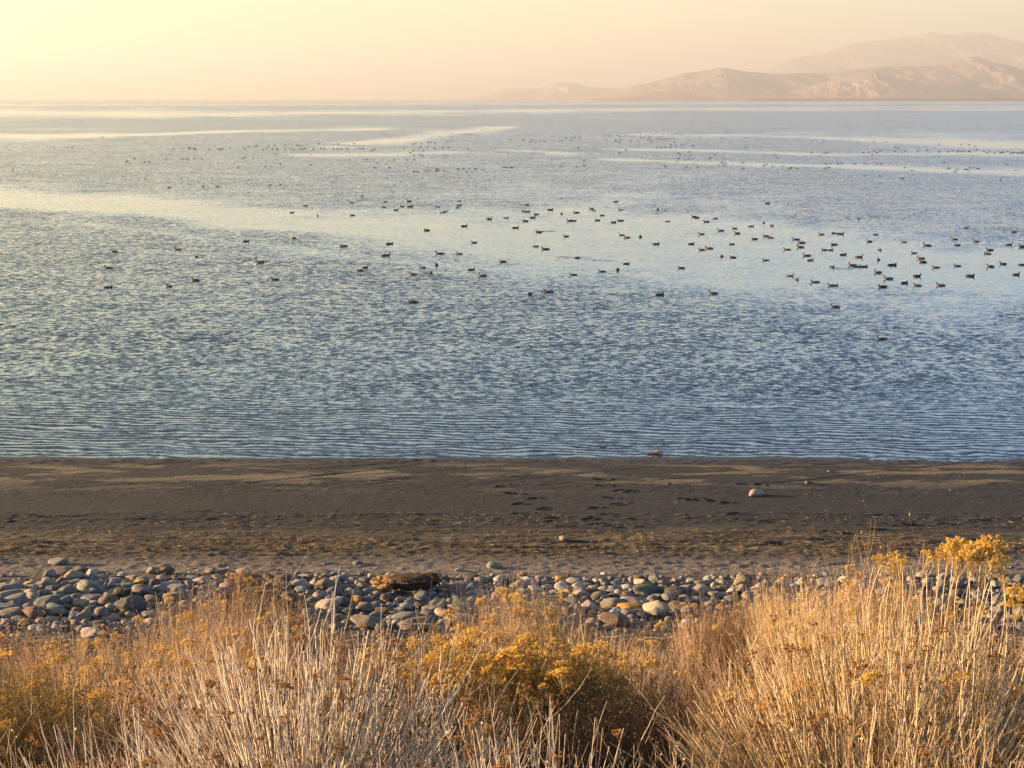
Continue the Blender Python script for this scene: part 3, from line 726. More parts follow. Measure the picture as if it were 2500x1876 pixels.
driftwood('driftwood', 'short pale driftwood stick beside the tan boulder above the shrubs', 'driftwood', 620 + 925 * KE, 1350 + 700 * KE, 34, 5, PW, 72, .5, 1, .1)
driftwood('driftwood', 'small dark wood chip floating in the shallows near the shore', 'driftwood', 1473, 1093, 16, 4, DW, 73, .05, 2, .0)
def weed():
    g = at(1599, 1110); r = np.random.default_rng(5); n = 40; s = 5
    t = np.linspace(0, 1, s); a = r.uniform(0, 6.28, n); L = r.uniform(.08, .28, n); th = r.uniform(.1, 1.3, n)
    P = np.stack([np.cos(a)[:, None] * t * L[:, None] * np.sin(th)[:, None] * 1.5, np.sin(a)[:, None] * t * L[:, None] * .5, t * L[:, None] * np.cos(th)[:, None] * .6 + .01 * np.sin(t * 9 + a[:, None])], -1)
    V, F = tubes(P, np.repeat(np.full((n, 1), .009), s, 1), 4)
    o = link('weed_clump', mesh_np('weed_clump', V, F), mat_plain('brown_weed', (.10, .06, .03), (.25, .16, .08))); o.location = (g.x, g.y, -.01)
    tag(o, 'tangled brown weed clump standing in the shallows at the shore', 'weed')
weed()

# ---------------------------------------------------------------- waterfowl
def duck_mesh(name, pose):
    S = [(-.255,.105,.006),(-.22,.085,.030),(-.16,.065,.062),(-.08,.055,.085),(.02,.052,.092),(.10,.058,.080),(.15,.085,.060),(.17,.125,.038),(.178,.165,.032),(.186,.198,.036),(.205,.214,.037),(.232,.212,.028),(.252,.204,.013),(.278,.200,.010),(.295,.198,.003)]
    if pose == 'rest':
        S = S[:6] + [(.14,.085,.066),(.145,.115,.045),(.14,.14,.038),(.13,.158,.037),(.145,.168,.034),(.17,.165,.026),(.19,.158,.012),(.215,.155,.009),(.23,.153,.003)]
    if pose == 'dive':
        S = [(-.20,.12,.006),(-.16,.09,.05),(-.08,.05,.085),(.02,.02,.092),(.10,-.01,.075),(.15,-.04,.05),(.18,-.07,.02)]
    P = np.array([[(x, 0, z) for x, z, r in S]]); R = np.array([[r for x, z, r in S]])
    V, F = tubes(P, R, 10)
    body = V[:, 2] < .15
    V[:, 1] *= np.where(V[:, 0] < .13, 1.18, 1.0)
    # folded wing edge and flat bill
    V[:, 2] += np.where((V[:, 0] < 0) & (V[:, 2] > .1), .008, 0)
    V[:, 2] = np.where(V[:, 0] > .245, .2 + (V[:, 2] - .2) * .5, V[:, 2]) if pose == 'swim' else V[:, 2]
    head = (V[:, 2] > .145) & (V[:, 0] > .1)
    bill = V[:, 0] > (.242 if pose == 'swim' else .185)
    wing = (~head) & (V[:, 2] > .085)
    tint = np.where(bill, .5, np.where(head, .9, np.where(wing, .15, .7)))
    fl = tint[F].mean(1)
    if pose == 'flap':
        W = []
        for sgn in (-1, 1):
            W.append([(.08, sgn * .05, .11), (.10, sgn * .16, .24), (.05, sgn * .27, .30), (-.02, sgn * .25, .26), (-.04, sgn * .13, .16), (-.05, sgn * .05, .11)])
        for w in W:
            b = len(V); w = np.array(w); V = np.concatenate([V, w, w + [0, 0, .012]]); tint = np.concatenate([tint, np.full(12, .2)])
            F = np.concatenate([F, np.array([[0, 1, 4, 5], [1, 2, 3, 4], [6, 11, 10, 7], [7, 10, 9, 8], [0, 6, 7, 1], [1, 7, 8, 2], [3, 9, 10, 4], [2, 8, 9, 3], [4, 10, 11, 5]]) + b])
    return mesh_np(name, V, F, True, tint)
def mat_duck(name, stops):
    t = NT(name); c = t.ramp(t.attr('tint'), stops, 'CONSTANT'); n = t.noise(t.obj(), 38, 3, .7)
    t.bsdf(t.mix(t.maprange(n, .4, .65, 0, .4), c, (.03, .022, .018, 1)), .7, .3); return t.m
DM = {'d': mat_duck("dark_plumage", [(0, (.018,.016,.015)), (.4, (.05,.045,.04)), (.6, (.022,.02,.018)), (.8, (.016,.015,.015))]),
      'b': mat_duck("brown_plumage", [(0, (.07,.05,.035)), (.4, (.06,.05,.03)), (.6, (.20,.125,.075)), (.8, (.16,.07,.035))])}
POSE = {p: duck_mesh('duck_' + p, p) for p in ('swim', 'rest', 'flap', 'dive')}
for m in POSE.values(): m.materials.append(None)

N5 = """218,203,F,d,flap 152,242,L,b 368,236,L,d 517,234,L,b 836,232,R,d 356,271,L,d 472,267,L,d 525,268,R,d 434,290,R,d 700,269,L,b 836,259,R,d 825,274,L,b 748,299,R,d 728,306,L,b 157,323,L,b 1024,347,R,b
1133,339,R,b 868,392,R,d 628,418,L,d 1195,402,R,d 1255,360,L,d 1304,338,R,d 1324,317,L,d 1245,297,L,d 1269,300,R,d 1267,257,R,d 1416,288,R,d 1485,314,F,d 1580,306,L,d 1676,282,L,b 1690,293,R,b 1743,323,L,b
1862,287,L,d 1831,236,R,d 2097,288,F,d 1342,430,L,d 1515,456,L,b 1536,358,L,b 1563,357,L,b 1712,355,L,d 1817,367,R,d 1859,357,L,d 2160,361,R,d 1869,448,L,b 1900,465,L,b 1986,460,F,d 2087,506,R,d 100,520,L,d
395,504,R,d 930,497,L,d 712,567,L,d 835,569,L,b 371,580,R,b 1322,521,R,d 1383,538,L,d 1113,617,L,d 237,655,R,d 205,675,L,d 602,655,L,b 690,640,F,d 653,688,F,d 545,700,L,b 914,668,R,b 985,709,L,b 1560,701,L,b
1743,681,L,b 1842,670,F,d 1899,631,R,d 1578,594,L,d,dive 1284,825,F,d 1402,811,L,b 540,877,L,d 2112,829,R,d 300,25,L,d 392,23,L,d"""
N6 = """232,315,L,b 250,320,R,d 361,325,R,d 306,344,L,d 276,419,L,b 392,398,L,b 476,384,L,b 491,414,L,b 575,371,R,d 651,351,F,d 698,367,F,d 675,233,R,d 664,430,L,b 692,439,L,b 595,448,L,b 217,477,R,d 457,478,L,d
322,504,L,b 278,512,L,b 398,552,F,d 464,558,L,d 662,575,L,b 790,511,L,b 842,450,L,b 876,470,L,b 870,497,L,b 909,547,L,b 930,574,R,b 996,420,L,b 1070,412,L,d 1108,417,R,d 1072,481,L,d 1014,513,L,d 1052,514,R,d
1128,542,R,d 1222,556,R,b 1060,616,F,d 1183,606,L,d 1207,614,R,b 1252,613,R,d 1338,573,F,b 1346,513,F,d 1285,463,L,b 1322,420,R,b 1219,326,F,d 1424,604,R,d 1491,466,L,b 1552,532,L,b 1593,563,L,b 1604,586,L,d
1631,487,L,d 1795,450,L,b 1811,484,L,d 1864,381,R,d 1924,462,L,b 2006,514,L,b 1992,536,L,d 2122,483,R,b 2150,406,L,d 2200,495,L,b 1684,618,L,b 1811,609,L,b 2009,613,L,b 2085,598,L,b 2203,602,R,d 2165,661,R,b
1891,670,R,d 1711,726,L,b 1571,726,L,b 1496,712,R,d 1571,671,R,d 1397,687,L,b 1336,649,L,b 1362,736,L,d 1056,727,L,b 1075,726,R,d 958,706,L,b 807,669,R,b 848,690,F,d 154,622,L,d 348,775,L,b 1079,857,L,b 1358,1050,L,b"""
N4 = """652,1230,R,d 1013,1223,L,d 1172,1188,L,d 1650,1183,L,b 650,1113,L,b 687,1015,L,b 1068,1002,L,b 1185,1046,R,d,dive 1560,1081,L,b 1478,953,R,d 1765,934,F,d 1751,780,R,d 1830,739,R,b 1906,799,F,d 872,582,F,d
1015,629,R,d 1218,622,R,d 1307,623,R,d 1619,615,R,d 1683,613,F,d 78,526,F,d 323,394,R,d 408,392,R,d 434,392,L,d 603,332,R,d 617,332,L,d 762,477,R,d 808,459,R,d 896,478,L,d 868,478,R,d"""
FA = "650,78 660,108 740,112 780,113 810,108 880,112 930,108 960,118 985,110 1003,104 1022,100 1043,104 1040,113 1060,112 1090,110 1125,107 1150,110 1195,108 1240,113 1268,110 1317,106 1385,97 1500,103 1540,110 305,130 345,118 362,132 375,120 430,120 445,124 462,136 515,125 572,132 602,128 653,127 660,147 690,143 712,123 745,138 760,138 852,136 820,150 838,155 862,162 893,153 908,162 934,153 955,158 980,152 1127,150 1250,145 1460,147 1700,147 70,143 330,170 412,167 417,178 463,166 447,188 560,177 637,179 730,162 748,156 768,186 997,187 1550,188 1312,205 820,238 857,239 897,236 951,238 1008,229 1060,218 1088,212 957,213 1166,225 1182,220 1702,238 48,243 518,263 453,291 1027,296 1046,306 1092,318 1138,283 1148,318 1387,308 1345,338 1334,349 1040,341 1027,350 1020,374 1132,350 1100,364 1487,348 1456,386 1430,405 1466,401 1495,398 1482,418 1666,391 1667,447 1901,405 1875,419 1955,426 2053,423 2120,449 2138,440 2195,447 1973,309 2000,339 105,366 106,418 30,428 905,426 1115,432 1222,434 1980,57 2033,84 1840,80"
FB = "475,46 501,46 432,47 533,46 952,38 1018,41 1072,44 1096,38 1262,38 1283,58 1632,48 1740,43 1807,45 2010,41 1920,55 243,176 576,184 738,184 855,186 1377,207 1674,214 1595,215 1732,227 949,239 980,247 1750,264 126,291 247,299 272,293 635,290 692,286 738,279 767,294 720,312 797,274 943,279 1047,278 1170,272 1263,270 1377,284 1471,283 1514,273 1556,286 1571,273 1595,283 1626,279 1670,278 1680,284 1818,278 1847,295 1879,286 1923,295 1978,289 1990,291 2010,288 2052,283 2080,298 2095,294 2118,291 2145,294 2165,297 2185,296 2205,296 2195,282 1430,388 2040,405 268,396 306,402 386,401 420,402 549,399 646,398 774,400 812,401 264,443 298,439 1042,438 1114,465 1473,446 1547,454 1562,455 1538,479 1633,456 1648,453 1661,459 1685,440 1722,439 1752,447 1766,449 2130,463 650,521 797,521 1018,543 1985,561 212,331"
FC = "98,150 95,254 183,247 248,244 256,252 295,252 312,258 446,259 538,253 573,252 557,261 653,245 787,241 803,262 827,232 900,224 915,224 1030,228 1005,247 972,261 1087,219 1067,259 1110,252 1118,264 1193,217 1190,254 1248,254 1277,264 1312,217 1340,223 1332,257 1368,255 1385,252 1470,256 1518,201 1540,250 1577,252 1710,204 1665,250 1708,253 1742,253 1803,253 1868,200 1925,250 1955,250 2067,257 2040,272 1103,306 1441,308 770,350 797,340 20,355 150,349 180,358 228,357 303,346 373,351 732,432 997,431 1445,411 1143,399 1990,358 2098,392 2080,441"
FD = "437,247 463,240 595,226 615,229 585,237 521,243 653,235 767,223 800,217 579,276 727,281 787,279 646,289 507,270 343,289 975,294 815,147 820,177 950,147 976,153 1007,153 1107,101 1140,101 1168,98 1243,95 407,332 447,354 492,354 505,346 530,357 254,401 377,402 447,399 203,478 435,313 536,310 444,520 481,520 557,511 590,507 670,491 662,512 685,505 748,511 877,493 932,487 987,485 965,518 1050,489 1122,497 1330,477 1357,475 1405,478 1393,478 1398,206 1515,206 1527,210 1605,206 1638,225 1690,210 1728,218 1583,226 1880,216 1900,216 1940,185 1995,185 2027,185 2080,184 1985,210 2068,133 2057,284 1795,402 1883,468"
near_d = []
for txt, ox, oy, kk in ((N5, 800, 400, .3843), (N6, 1600, 400, .4069), (N4, 0, 200, .4069)):
    for row in txt.split():
        a = row.split(','); near_d.append((ox + float(a[0]) * kk, oy + float(a[1]) * kk, a[2], a[3], a[4] if len(a) > 4 else ''))
far_d = []
for txt, ox, oy in ((FA, 1400, 300), (FB, 1950, 300), (FC, 400, 300), (FD, 900, 290)):
    for row in txt.split():
        a = row.split(','); far_d.append((ox + float(a[0]) * .2486, oy + float(a[1]) * .2486))
dr = random.Random(9)
near_d = [q for q in near_d if q[1] > 440 or True]
far_d = [q for q in far_d if not any(abs(q[0] - n[0]) < 7 and abs(q[1] - n[1]) < 4 for n in near_d)]
far_d.sort(key=lambda q: -q[1])
n_far = 298 - len(near_d)
def put_duck(x, y, face, col, pose, big):
    g = at(x, y + (3 if y > 440 else 1))
    o = bpy.data.objects.new('duck', POSE[pose]); C.objects.link(o)
    o.material_slots[0].link = 'OBJECT'; o.material_slots[0].material = DM[col]
    s = dr.uniform(.84, 1.12) * big; o.location = (g.x, g.y, -.035); o.scale = (s * dr.uniform(.9, 1.1), s, s * dr.uniform(.82, 1.0))
    a = {'L': math.pi, 'R': 0.0, 'F': -math.pi / 2}[face] + dr.uniform(-.45, .45)
    o.rotation_euler = (0, 0, a); return o
near_d.sort(key=lambda q: -q[1])
rows = []; cur = []
for q in near_d:
    if cur and cur[0][1] - q[1] > 16: rows.append(cur); cur = []
    cur.append(q)
rows.append(cur)
for ri, rw in enumerate(rows):
    rw.sort(key=lambda q: q[0])
    for i, q in enumerate(rw):
        pose = q[4] or ('rest' if q[3] == 'd' and dr.random() < .55 else 'swim')
        o = put_duck(q[0], q[1], q[2], q[3], pose, 1.1 if q[1] > 560 else 1.12)
        fc = {'L': 'facing left', 'R': 'facing right', 'F': 'seen end on'}[q[2]]
        act = {'flap': 'flapping its raised wings', 'dive': 'half under water'}.get(q[4], fc)
        cl = {'d': 'dark', 'b': 'brown'}[q[3]]
        if len(rw) == 1:
            lb = f"{cl} duck {act}, " + ("alone closest to the shore" if ri == 0 else f"alone in the {ordinal(ri + 1)} row out from shore")
        else:
            lb = f"{cl} duck {act}, {ordinal(i + 1)} from left in the {ordinal(ri + 1)} row out from shore"
        tag(o, lb, 'duck', 'ducks floating on the lake')
for i, q in enumerate(far_d[:n_far]):
    o = put_duck(q[0], q[1], dr.choice('LR'), 'd', 'rest' if dr.random() < .6 else 'swim', .95)
    where = 'below the middle of the sky' if q[0] < 1400 else 'below the island hills'
    reg = 'far out on the left half of the lake' if q[0] < 900 else 'far out near the middle of the lake' if q[0] < 1500 else 'far out under the sunlit island slope' if q[0] < 2050 else 'far out under the dark end of the island'
    tag(o, f"tiny dark bird floating {reg}", 'duck', {'l': 'far birds on the left half of the lake', 'n': 'far birds near the middle of the lake', 'u': 'far birds under the island'}[reg.split()[2][0] if reg.split()[2][0] in 'nu' else 'l'] + (' end' if 'dark end' in reg else ''))
# the farthest birds, past three hundred of them, are one scattered flock
VV = []; FF = []; TT = []; b0 = 0
me0 = POSE['rest']; v0 = np.zeros(len(me0.vertices) * 3, np.float32); me0.vertices.foreach_get('co', v0); v0 = v0.reshape(-1, 3)
f0 = np.array([p.vertices[:] for p in me0.polygons]); t0_ = np.zeros(len(v0), np.float32); me0.attributes['tint'].data.foreach_get('value', t0_)
for q in far_d[n_far:]:
    g = at(q[0], q[1] + 1); a = dr.uniform(-.5, .5) + (math.pi if dr.random() < .5 else 0); s = 1.05
    R_ = np.array([[math.cos(a), math.sin(a), 0], [-math.sin(a), math.cos(a), 0], [0, 0, 1]])
    VV.append(v0 @ R_ * s + np.array([g.x, g.y, -.02])); FF.append(f0 + b0); b0 += len(v0); TT.append(t0_)
if VV:
    o = link("distant_flock", mesh_np("distant_flock", np.concatenate(VV), np.concatenate(FF), True, np.concatenate(TT)), DM['d'])
    tag(o, "scattered specks of birds farthest out on the lake", kind='stuff')

# ---------------------------------------------------------------- shrubs
def grow(r, n, L, base_r, tilt, seg, th, lean=(0, 0), curve=.35, wob=.10, Lvar=(.62, 1.0), half=False):
    """n stems out of one root crown -> P (n,seg+1,3), R, heading at every point"""
    phi = r.uniform(0, 2 * math.pi, n); rr_ = np.sqrt(r.random(n)) * base_r
    th0 = np.clip(np.abs(r.normal(0, tilt, n)) + rr_ / max(base_r, 1e-3) * tilt * .7, 0, 1.25)
    if tilt > .8: th0 = 1.5 * r.random(n) ** .62 * tilt
    H = np.stack([np.sin(th0) * np.cos(phi) + lean[0], np.sin(th0) * np.sin(phi) + lean[1], np.cos(th0)], -1)
    H /= np.linalg.norm(H, axis=1)[:, None]
    Ls = L * r.uniform(Lvar[0], Lvar[1], n) * (1 - .22 * (th0 / 1.25))
    p = np.stack([np.cos(phi) * rr_, np.sin(phi) * rr_, np.full(n, -.04)], -1)
    P = [p]; HH = [H]; step = (Ls / seg)[:, None]
    for k in range(seg):
        H = H + np.array([0, 0, curve / seg]) + r.normal(0, wob, (n, 3)) * (.6 + .8 * k / seg) / math.sqrt(seg)
        H /= np.linalg.norm(H, axis=1)[:, None]
        p = p + H * step; P.append(p); HH.append(H)
    P = np.stack(P, 1); t = np.linspace(0, 1, seg + 1)
    R = th * (1.25 - .8 * t)[None] * r.uniform(.65, 1.3, (n, 1))
    return P, R, np.stack(HH, 1), Ls

def branch(r, P, R, HH, Ls, m, seg, frac=(.12, .27), spread=.45, start=.45, up=.25):
    n, s, _ = P.shape
    i = r.integers(0, n, m); k = r.integers(max(1, int(s * start)), s - 1, m)
    u = r.random(m)[:, None]
    p = P[i, k] * (1 - u) + P[i, np.minimum(k + 1, s - 1)] * u
    H = HH[i, k] + r.normal(0, spread, (m, 3)) * np.array([1, 1, .5]); H /= np.linalg.norm(H, axis=1)[:, None]
    L = Ls[i] * r.uniform(frac[0], frac[1], m); out = [p]; hh = [H]
    for q in range(seg):
        H = H + np.array([0, 0, up / seg]) + r.normal(0, .07, (m, 3)); H /= np.linalg.norm(H, axis=1)[:, None]
        p = p + H * (L / seg)[:, None]; out.append(p); hh.append(H)
    t = np.linspace(0, 1, seg + 1)
    return np.stack(out, 1), (R[i, k][:, None] * .72) * (1 - .5 * t)[None], np.stack(hh, 1), L

def bits(r, pts, size, per=1, flat=False):
    """small curled leaf or seed scraps at the given points: two-triangle quads in random attitudes"""
    n = len(pts) * per; c = np.repeat(pts, per, 0) + r.normal(0, size * .9, (n, 3))
    a = r.normal(size=(n, 3)); a /= np.linalg.norm(a, axis=1)[:, None]
    b = np.cross(a, r.normal(size=(n, 3))); b /= np.linalg.norm(b, axis=1)[:, None]
    s = (size * r.uniform(.5, 1.3, n))[:, None]
    V = np.stack([c - a * s, c + b * s * .45, c + a * s, c - b * s * .45], 1).reshape(-1, 3)
    return V, np.arange(4 * n).reshape(n, 4)

class Acc:
    def __init__(s): s.V = []; s.F = []; s.T = []; s.n = 0
    def add(s, V, F, T):
        s.V.append(V); s.F.append(F + s.n); s.T.append(np.broadcast_to(T, (len(V),)) if np.ndim(T) == 0 else T); s.n += len(V)
    def mesh(s, name, smooth=False): return mesh_np(name, np.concatenate(s.V), np.concatenate(s.F), smooth, np.concatenate(s.T))

def stem_mesh(name, seed, n, L, base_r, tilt, th, seg=6, lean=(0, 0), nb=1.5, curve=.35, scraps=0., scrap=.006, sides=3, wob=.1, spread=.45, Lvar=(.62, 1.0), tw=0.):
    r = np.random.default_rng(seed); A = Acc()
    P, R, HH, Ls = grow(r, n, L, base_r, tilt, seg, th, lean, curve, wob, Lvar)
    V, F = tubes(P, R, sides); T = np.repeat(r.random(n), (seg + 1) * sides); A.add(V, F, T)
    tips = [P[:, -1]]; tiph = [HH[:, -1]]; ptsall = [P[:, 2:].reshape(-1, 3)]
    if nb:
        m = int(n * nb); P2, R2, H2, L2 = branch(r, P, R, HH, Ls, m, 3, spread=spread)
        V, F = tubes(P2, R2, sides); A.add(V, F, np.repeat(r.random(m), 4 * sides)); tips.append(P2[:, -1]); tiph.append(H2[:, -1]); ptsall.append(P2[:, 1:].reshape(-1, 3))
        if tw:
            m3 = int(m * tw); P3, R3, H3, L3 = branch(r, P2, R2, H2, L2, m3, 2, (.35, .8), .5, .3)
            V, F = tubes(P3, R3, sides); A.add(V, F, np.repeat(r.random(m3), 3 * sides)); tips.append(P3[:, -1]); tiph.append(H3[:, -1]); ptsall.append(P3[:, 1:].reshape(-1, 3))
    if scraps:
        pp = np.concatenate(ptsall); pick = pp[r.integers(0, len(pp), int(n * scraps))]
        V, F = bits(r, pick, scrap); A.add(V, F, np.repeat(r.uniform(.3, 1, len(pick)), 4))
    me = A.mesh(name)
    return me, np.concatenate(tips), np.concatenate(tiph)

def head_mesh(name, seed, rad, n_tuft, bit, stalk=True):
    """a flat-topped spray of dry florets: short stalks spreading to fluffy tufts"""
    r = np.random.default_rng(seed); A = Acc()
    a = r.uniform(0, 2 * math.pi, n_tuft); q = np.sqrt(r.random(n_tuft)) * rad
    z = rad * .9 - .45 * q ** 2 / rad + r.normal(0, rad * .12, n_tuft)
    C_ = np.stack([np.cos(a) * q, np.sin(a) * q, z], -1)
    if stalk:
        t = np.linspace(0, 1, 4)[None, :, None]
        ns = min(n_tuft, 13); P = np.array([0, 0, -rad * 1.7])[None, None] * (1 - t) + C_[:ns, None] * t
        P[:, 1, :2] *= .8; P[:, 2, :2] *= .85
        V, F = tubes(P, np.full((ns, 4), rad * .02), 3); A.add(V, F, 0.)
        P = np.array([0, 0, rad * .1])[None, None] * (1 - t) + C_[ns:, None] * t
        if n_tuft > ns: V, F = tubes(P, np.full((n_tuft - ns, 4), rad * .014), 3); A.add(V, F, .1)
    # each tuft: fine rays out of a point
    k = 11
    d = r.normal(size=(n_tuft, k, 3)); d[..., 2] = np.abs(d[..., 2]) + .25; d /= np.linalg.norm(d, axis=2)[..., None]
    L = bit * r.uniform(.7, 1.3, (n_tuft, k, 1)); s = np.cross(d, r.normal(size=(n_tuft, k, 3))); s /= np.linalg.norm(s, axis=2)[..., None]
    c = C_[:, None]
    V = np.stack([np.broadcast_to(c, d.shape), c + d * L * .55 + s * bit * .20, c + d * L, c + d * L * .55 - s * bit * .20], 2).reshape(-1, 3)
    T = np.repeat(r.uniform(.45, 1, n_tuft), k * 4); A.add(V, np.arange(len(V)).reshape(-1, 4), T)
    return A.mesh(name)

M_WHITE = mat_tint("bleached_stems", [(0, (.10,.065,.045)), (.2, (.30,.23,.175)), (.5, (.56,.48,.39)), (1, (.76,.69,.59))])
M_STRAW = mat_tint("straw_stems", [(0, (.13,.075,.035)), (.25, (.33,.22,.11)), (.6, (.60,.46,.28)), (1, (.76,.64,.45))])
M_TAN = mat_tint("tan_twigs", [(0, (.10,.055,.03)), (.25, (.30,.20,.12)), (.6, (.56,.40,.26)), (1, (.72,.57,.41))])
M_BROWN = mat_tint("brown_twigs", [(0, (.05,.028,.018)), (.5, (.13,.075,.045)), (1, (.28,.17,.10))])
M_GREY = mat_tint("grey_twigs", [(0, (.10,.075,.06)), (.5, (.25,.20,.165)), (1, (.42,.35,.29))])
M_OLIVE = mat_tint("olive_twigs", [(0, (.09,.06,.02)), (.5, (.24,.165,.05)), (1, (.40,.28,.09))])
M_GOLD = mat_tint("golden_florets", [(0, (.46,.35,.20)), (.12, (.40,.27,.11)), (.3, (.50,.31,.08)), (.7, (.70,.48,.14)), (1, (.80,.62,.28))], .8, .35)
M_DEEPGOLD = mat_tint("deep_golden_florets", [(0, (.50,.38,.22)), (.12, (.42,.28,.10)), (.4, (.56,.35,.07)), (.8, (.76,.52,.13)), (1, (.80,.60,.22))], .8, .35)
M_RUST = mat_tint("rusty_florets", [(0, (.12,.06,.03)), (.5, (.28,.14,.05)), (1, (.42,.24,.09))], .8, .3)
HEADS = [head_mesh("flower_head", 500 + i, .045, 26, .013) for i in range(4)]
BIGH = [head_mesh("flower_head", 520 + i, .062, 60, .013) for i in range(4)]
SMALLH = [head_mesh("flower_head", 540 + i, .026, 10, .011) for i in range(3)]
for m in HEADS + BIGH + SMALLH: m.materials.append(M_GOLD)

def add_head(parent, me, loc, s, mat, r):
    o = bpy.data.objects.new('flower_head', me); C.objects.link(o); o.parent = parent
    o.location = loc; o.scale = (s, s, s); o.rotation_euler = (r.uniform(-.4, .4), r.uniform(-.4, .4), r.uniform(0, 6.28))
    if mat is not M_GOLD: o.material_slots[0].link = 'OBJECT'; o.material_slots[0].material = mat
    return o

M_DARK_SHADE = mat_tint('dark_shade_twigs', [(0, (.018,.012,.009)), (.6, (.05,.032,.022)), (1, (.12,.08,.05))])  # near-black twig colour stands in for the shade in hollows between shrubs
KIND = {
 'dark':  dict(n=520, base_r=.12, tilt=.6, th=.0036, nb=2.2, tw=.8, scraps=9, scrap=.010, mat=M_DARK_SHADE, flowers=0),
 'tan':   dict(n=470, base_r=0.1, tilt=0.58, th=.0026, nb=2.0, tw=.6, scraps=3, scrap=.007, mat=M_TAN, flowers=10),
 'grey':  dict(n=600, base_r=0.12, tilt=0.5, th=.0026, nb=2.0, tw=.6, scraps=2, scrap=.006, mat=M_GREY, flowers=0),
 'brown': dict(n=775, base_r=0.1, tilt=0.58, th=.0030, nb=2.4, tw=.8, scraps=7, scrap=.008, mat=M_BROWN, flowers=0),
 'gold':  dict(n=525, base_r=0.1, tilt=0.62, th=.0026, nb=2.2, tw=.7, scraps=10, scrap=.008, mat=M_TAN, flowers=92),
 'deep':  dict(n=525, base_r=0.1, tilt=0.66, th=.0026, nb=2.4, tw=.7, scraps=16, scrap=.008, mat=M_OLIVE, flowers=98),
 'olive': dict(n=700, base_r=0.11, tilt=0.66, th=.0022, nb=2.6, tw=1., scraps=34, scrap=.008, mat=M_OLIVE, flowers=45),
 'straw': dict(n=525, base_r=0.11, tilt=0.5, th=.0032, nb=1.2, tw=.5, scraps=3, scrap=.008, mat=M_STRAW, flowers=6),
 'white': dict(n=525, base_r=0.11, tilt=0.52, th=.0032, nb=1.0, tw=.4, scraps=2, scrap=.008, mat=M_WHITE, flowers=0),
}
PROTO = {}
for ki, (kn, d) in enumerate(KIND.items()):
    PROTO[kn] = []
    for v in range(2):
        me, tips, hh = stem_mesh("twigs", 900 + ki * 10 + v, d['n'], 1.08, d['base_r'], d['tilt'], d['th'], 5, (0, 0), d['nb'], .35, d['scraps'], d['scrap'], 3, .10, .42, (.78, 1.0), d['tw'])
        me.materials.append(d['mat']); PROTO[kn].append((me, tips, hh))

def tops(tips, hh, r, count, low=.35):
    w = tips[:, 2]; z = np.sort(w)[-max(1, len(w) // 20)]
    c = np.where((w > z * (1 - low)) & (w < z * 1.03))[0]; return r.choice(c, min(count, len(c)), replace=False)

def shrub(kind, x, ytop, d, width, label, seed, name='rabbitbrush', flower=None, fcount=None, lean=(0, 0), fscale=1., tall=None):
    """x, ytop in the 2212 px photo; d metres away; width of the crown in metres"""
    r = np.random.default_rng(seed); rx, ry = x / .8848, ytop / .8848
    v = ray(rx, ry); t = d / v.y; zt = CAMZ + v.z * t; X = v.x * t
    gz = float(ground_z(np.array(X), np.array(float(d)))) - .03; Hh = max(zt - gz, .25)
    root = empty(name, (X, d, gz)); root.rotation_euler = (lean[1], lean[0], r.uniform(0, 6.28) if lean == (0, 0) else 0)
    me, tips, hh = PROTO[kind][seed % 2]
    sx = width / (np.percentile(tips[:, 0], 97) - np.percentile(tips[:, 0], 3)); Hh = 1.02 * Hh / np.percentile(tips[:, 2], 96)
    c = bpy.data.objects.new('twigs', me); C.objects.link(c); c.parent = root; c.scale = (sx, sx * .9, Hh / 1.02)
    n = KIND[kind]['flowers'] if fcount is None else fcount
    if n:
        mats = {'gold': M_GOLD, 'deep': M_DEEPGOLD, 'rust': M_RUST}[flower or ('deep' if kind in ('deep', 'olive') else 'gold')]
        pk = tops(tips, hh, r, n, .55 if kind in ('deep', 'olive', 'gold') else .3)
        for j, i in enumerate(pk):
            p = tips[i] * np.array([sx, sx * .9, Hh / 1.02])
            add_head(root, (HEADS if j % 3 else SMALLH)[j % 3], p, r.uniform(.8, 1.45) * fscale, mats, r)
    tag(root, label, 'shrub', 'dry shrubs on the bank')
    return root

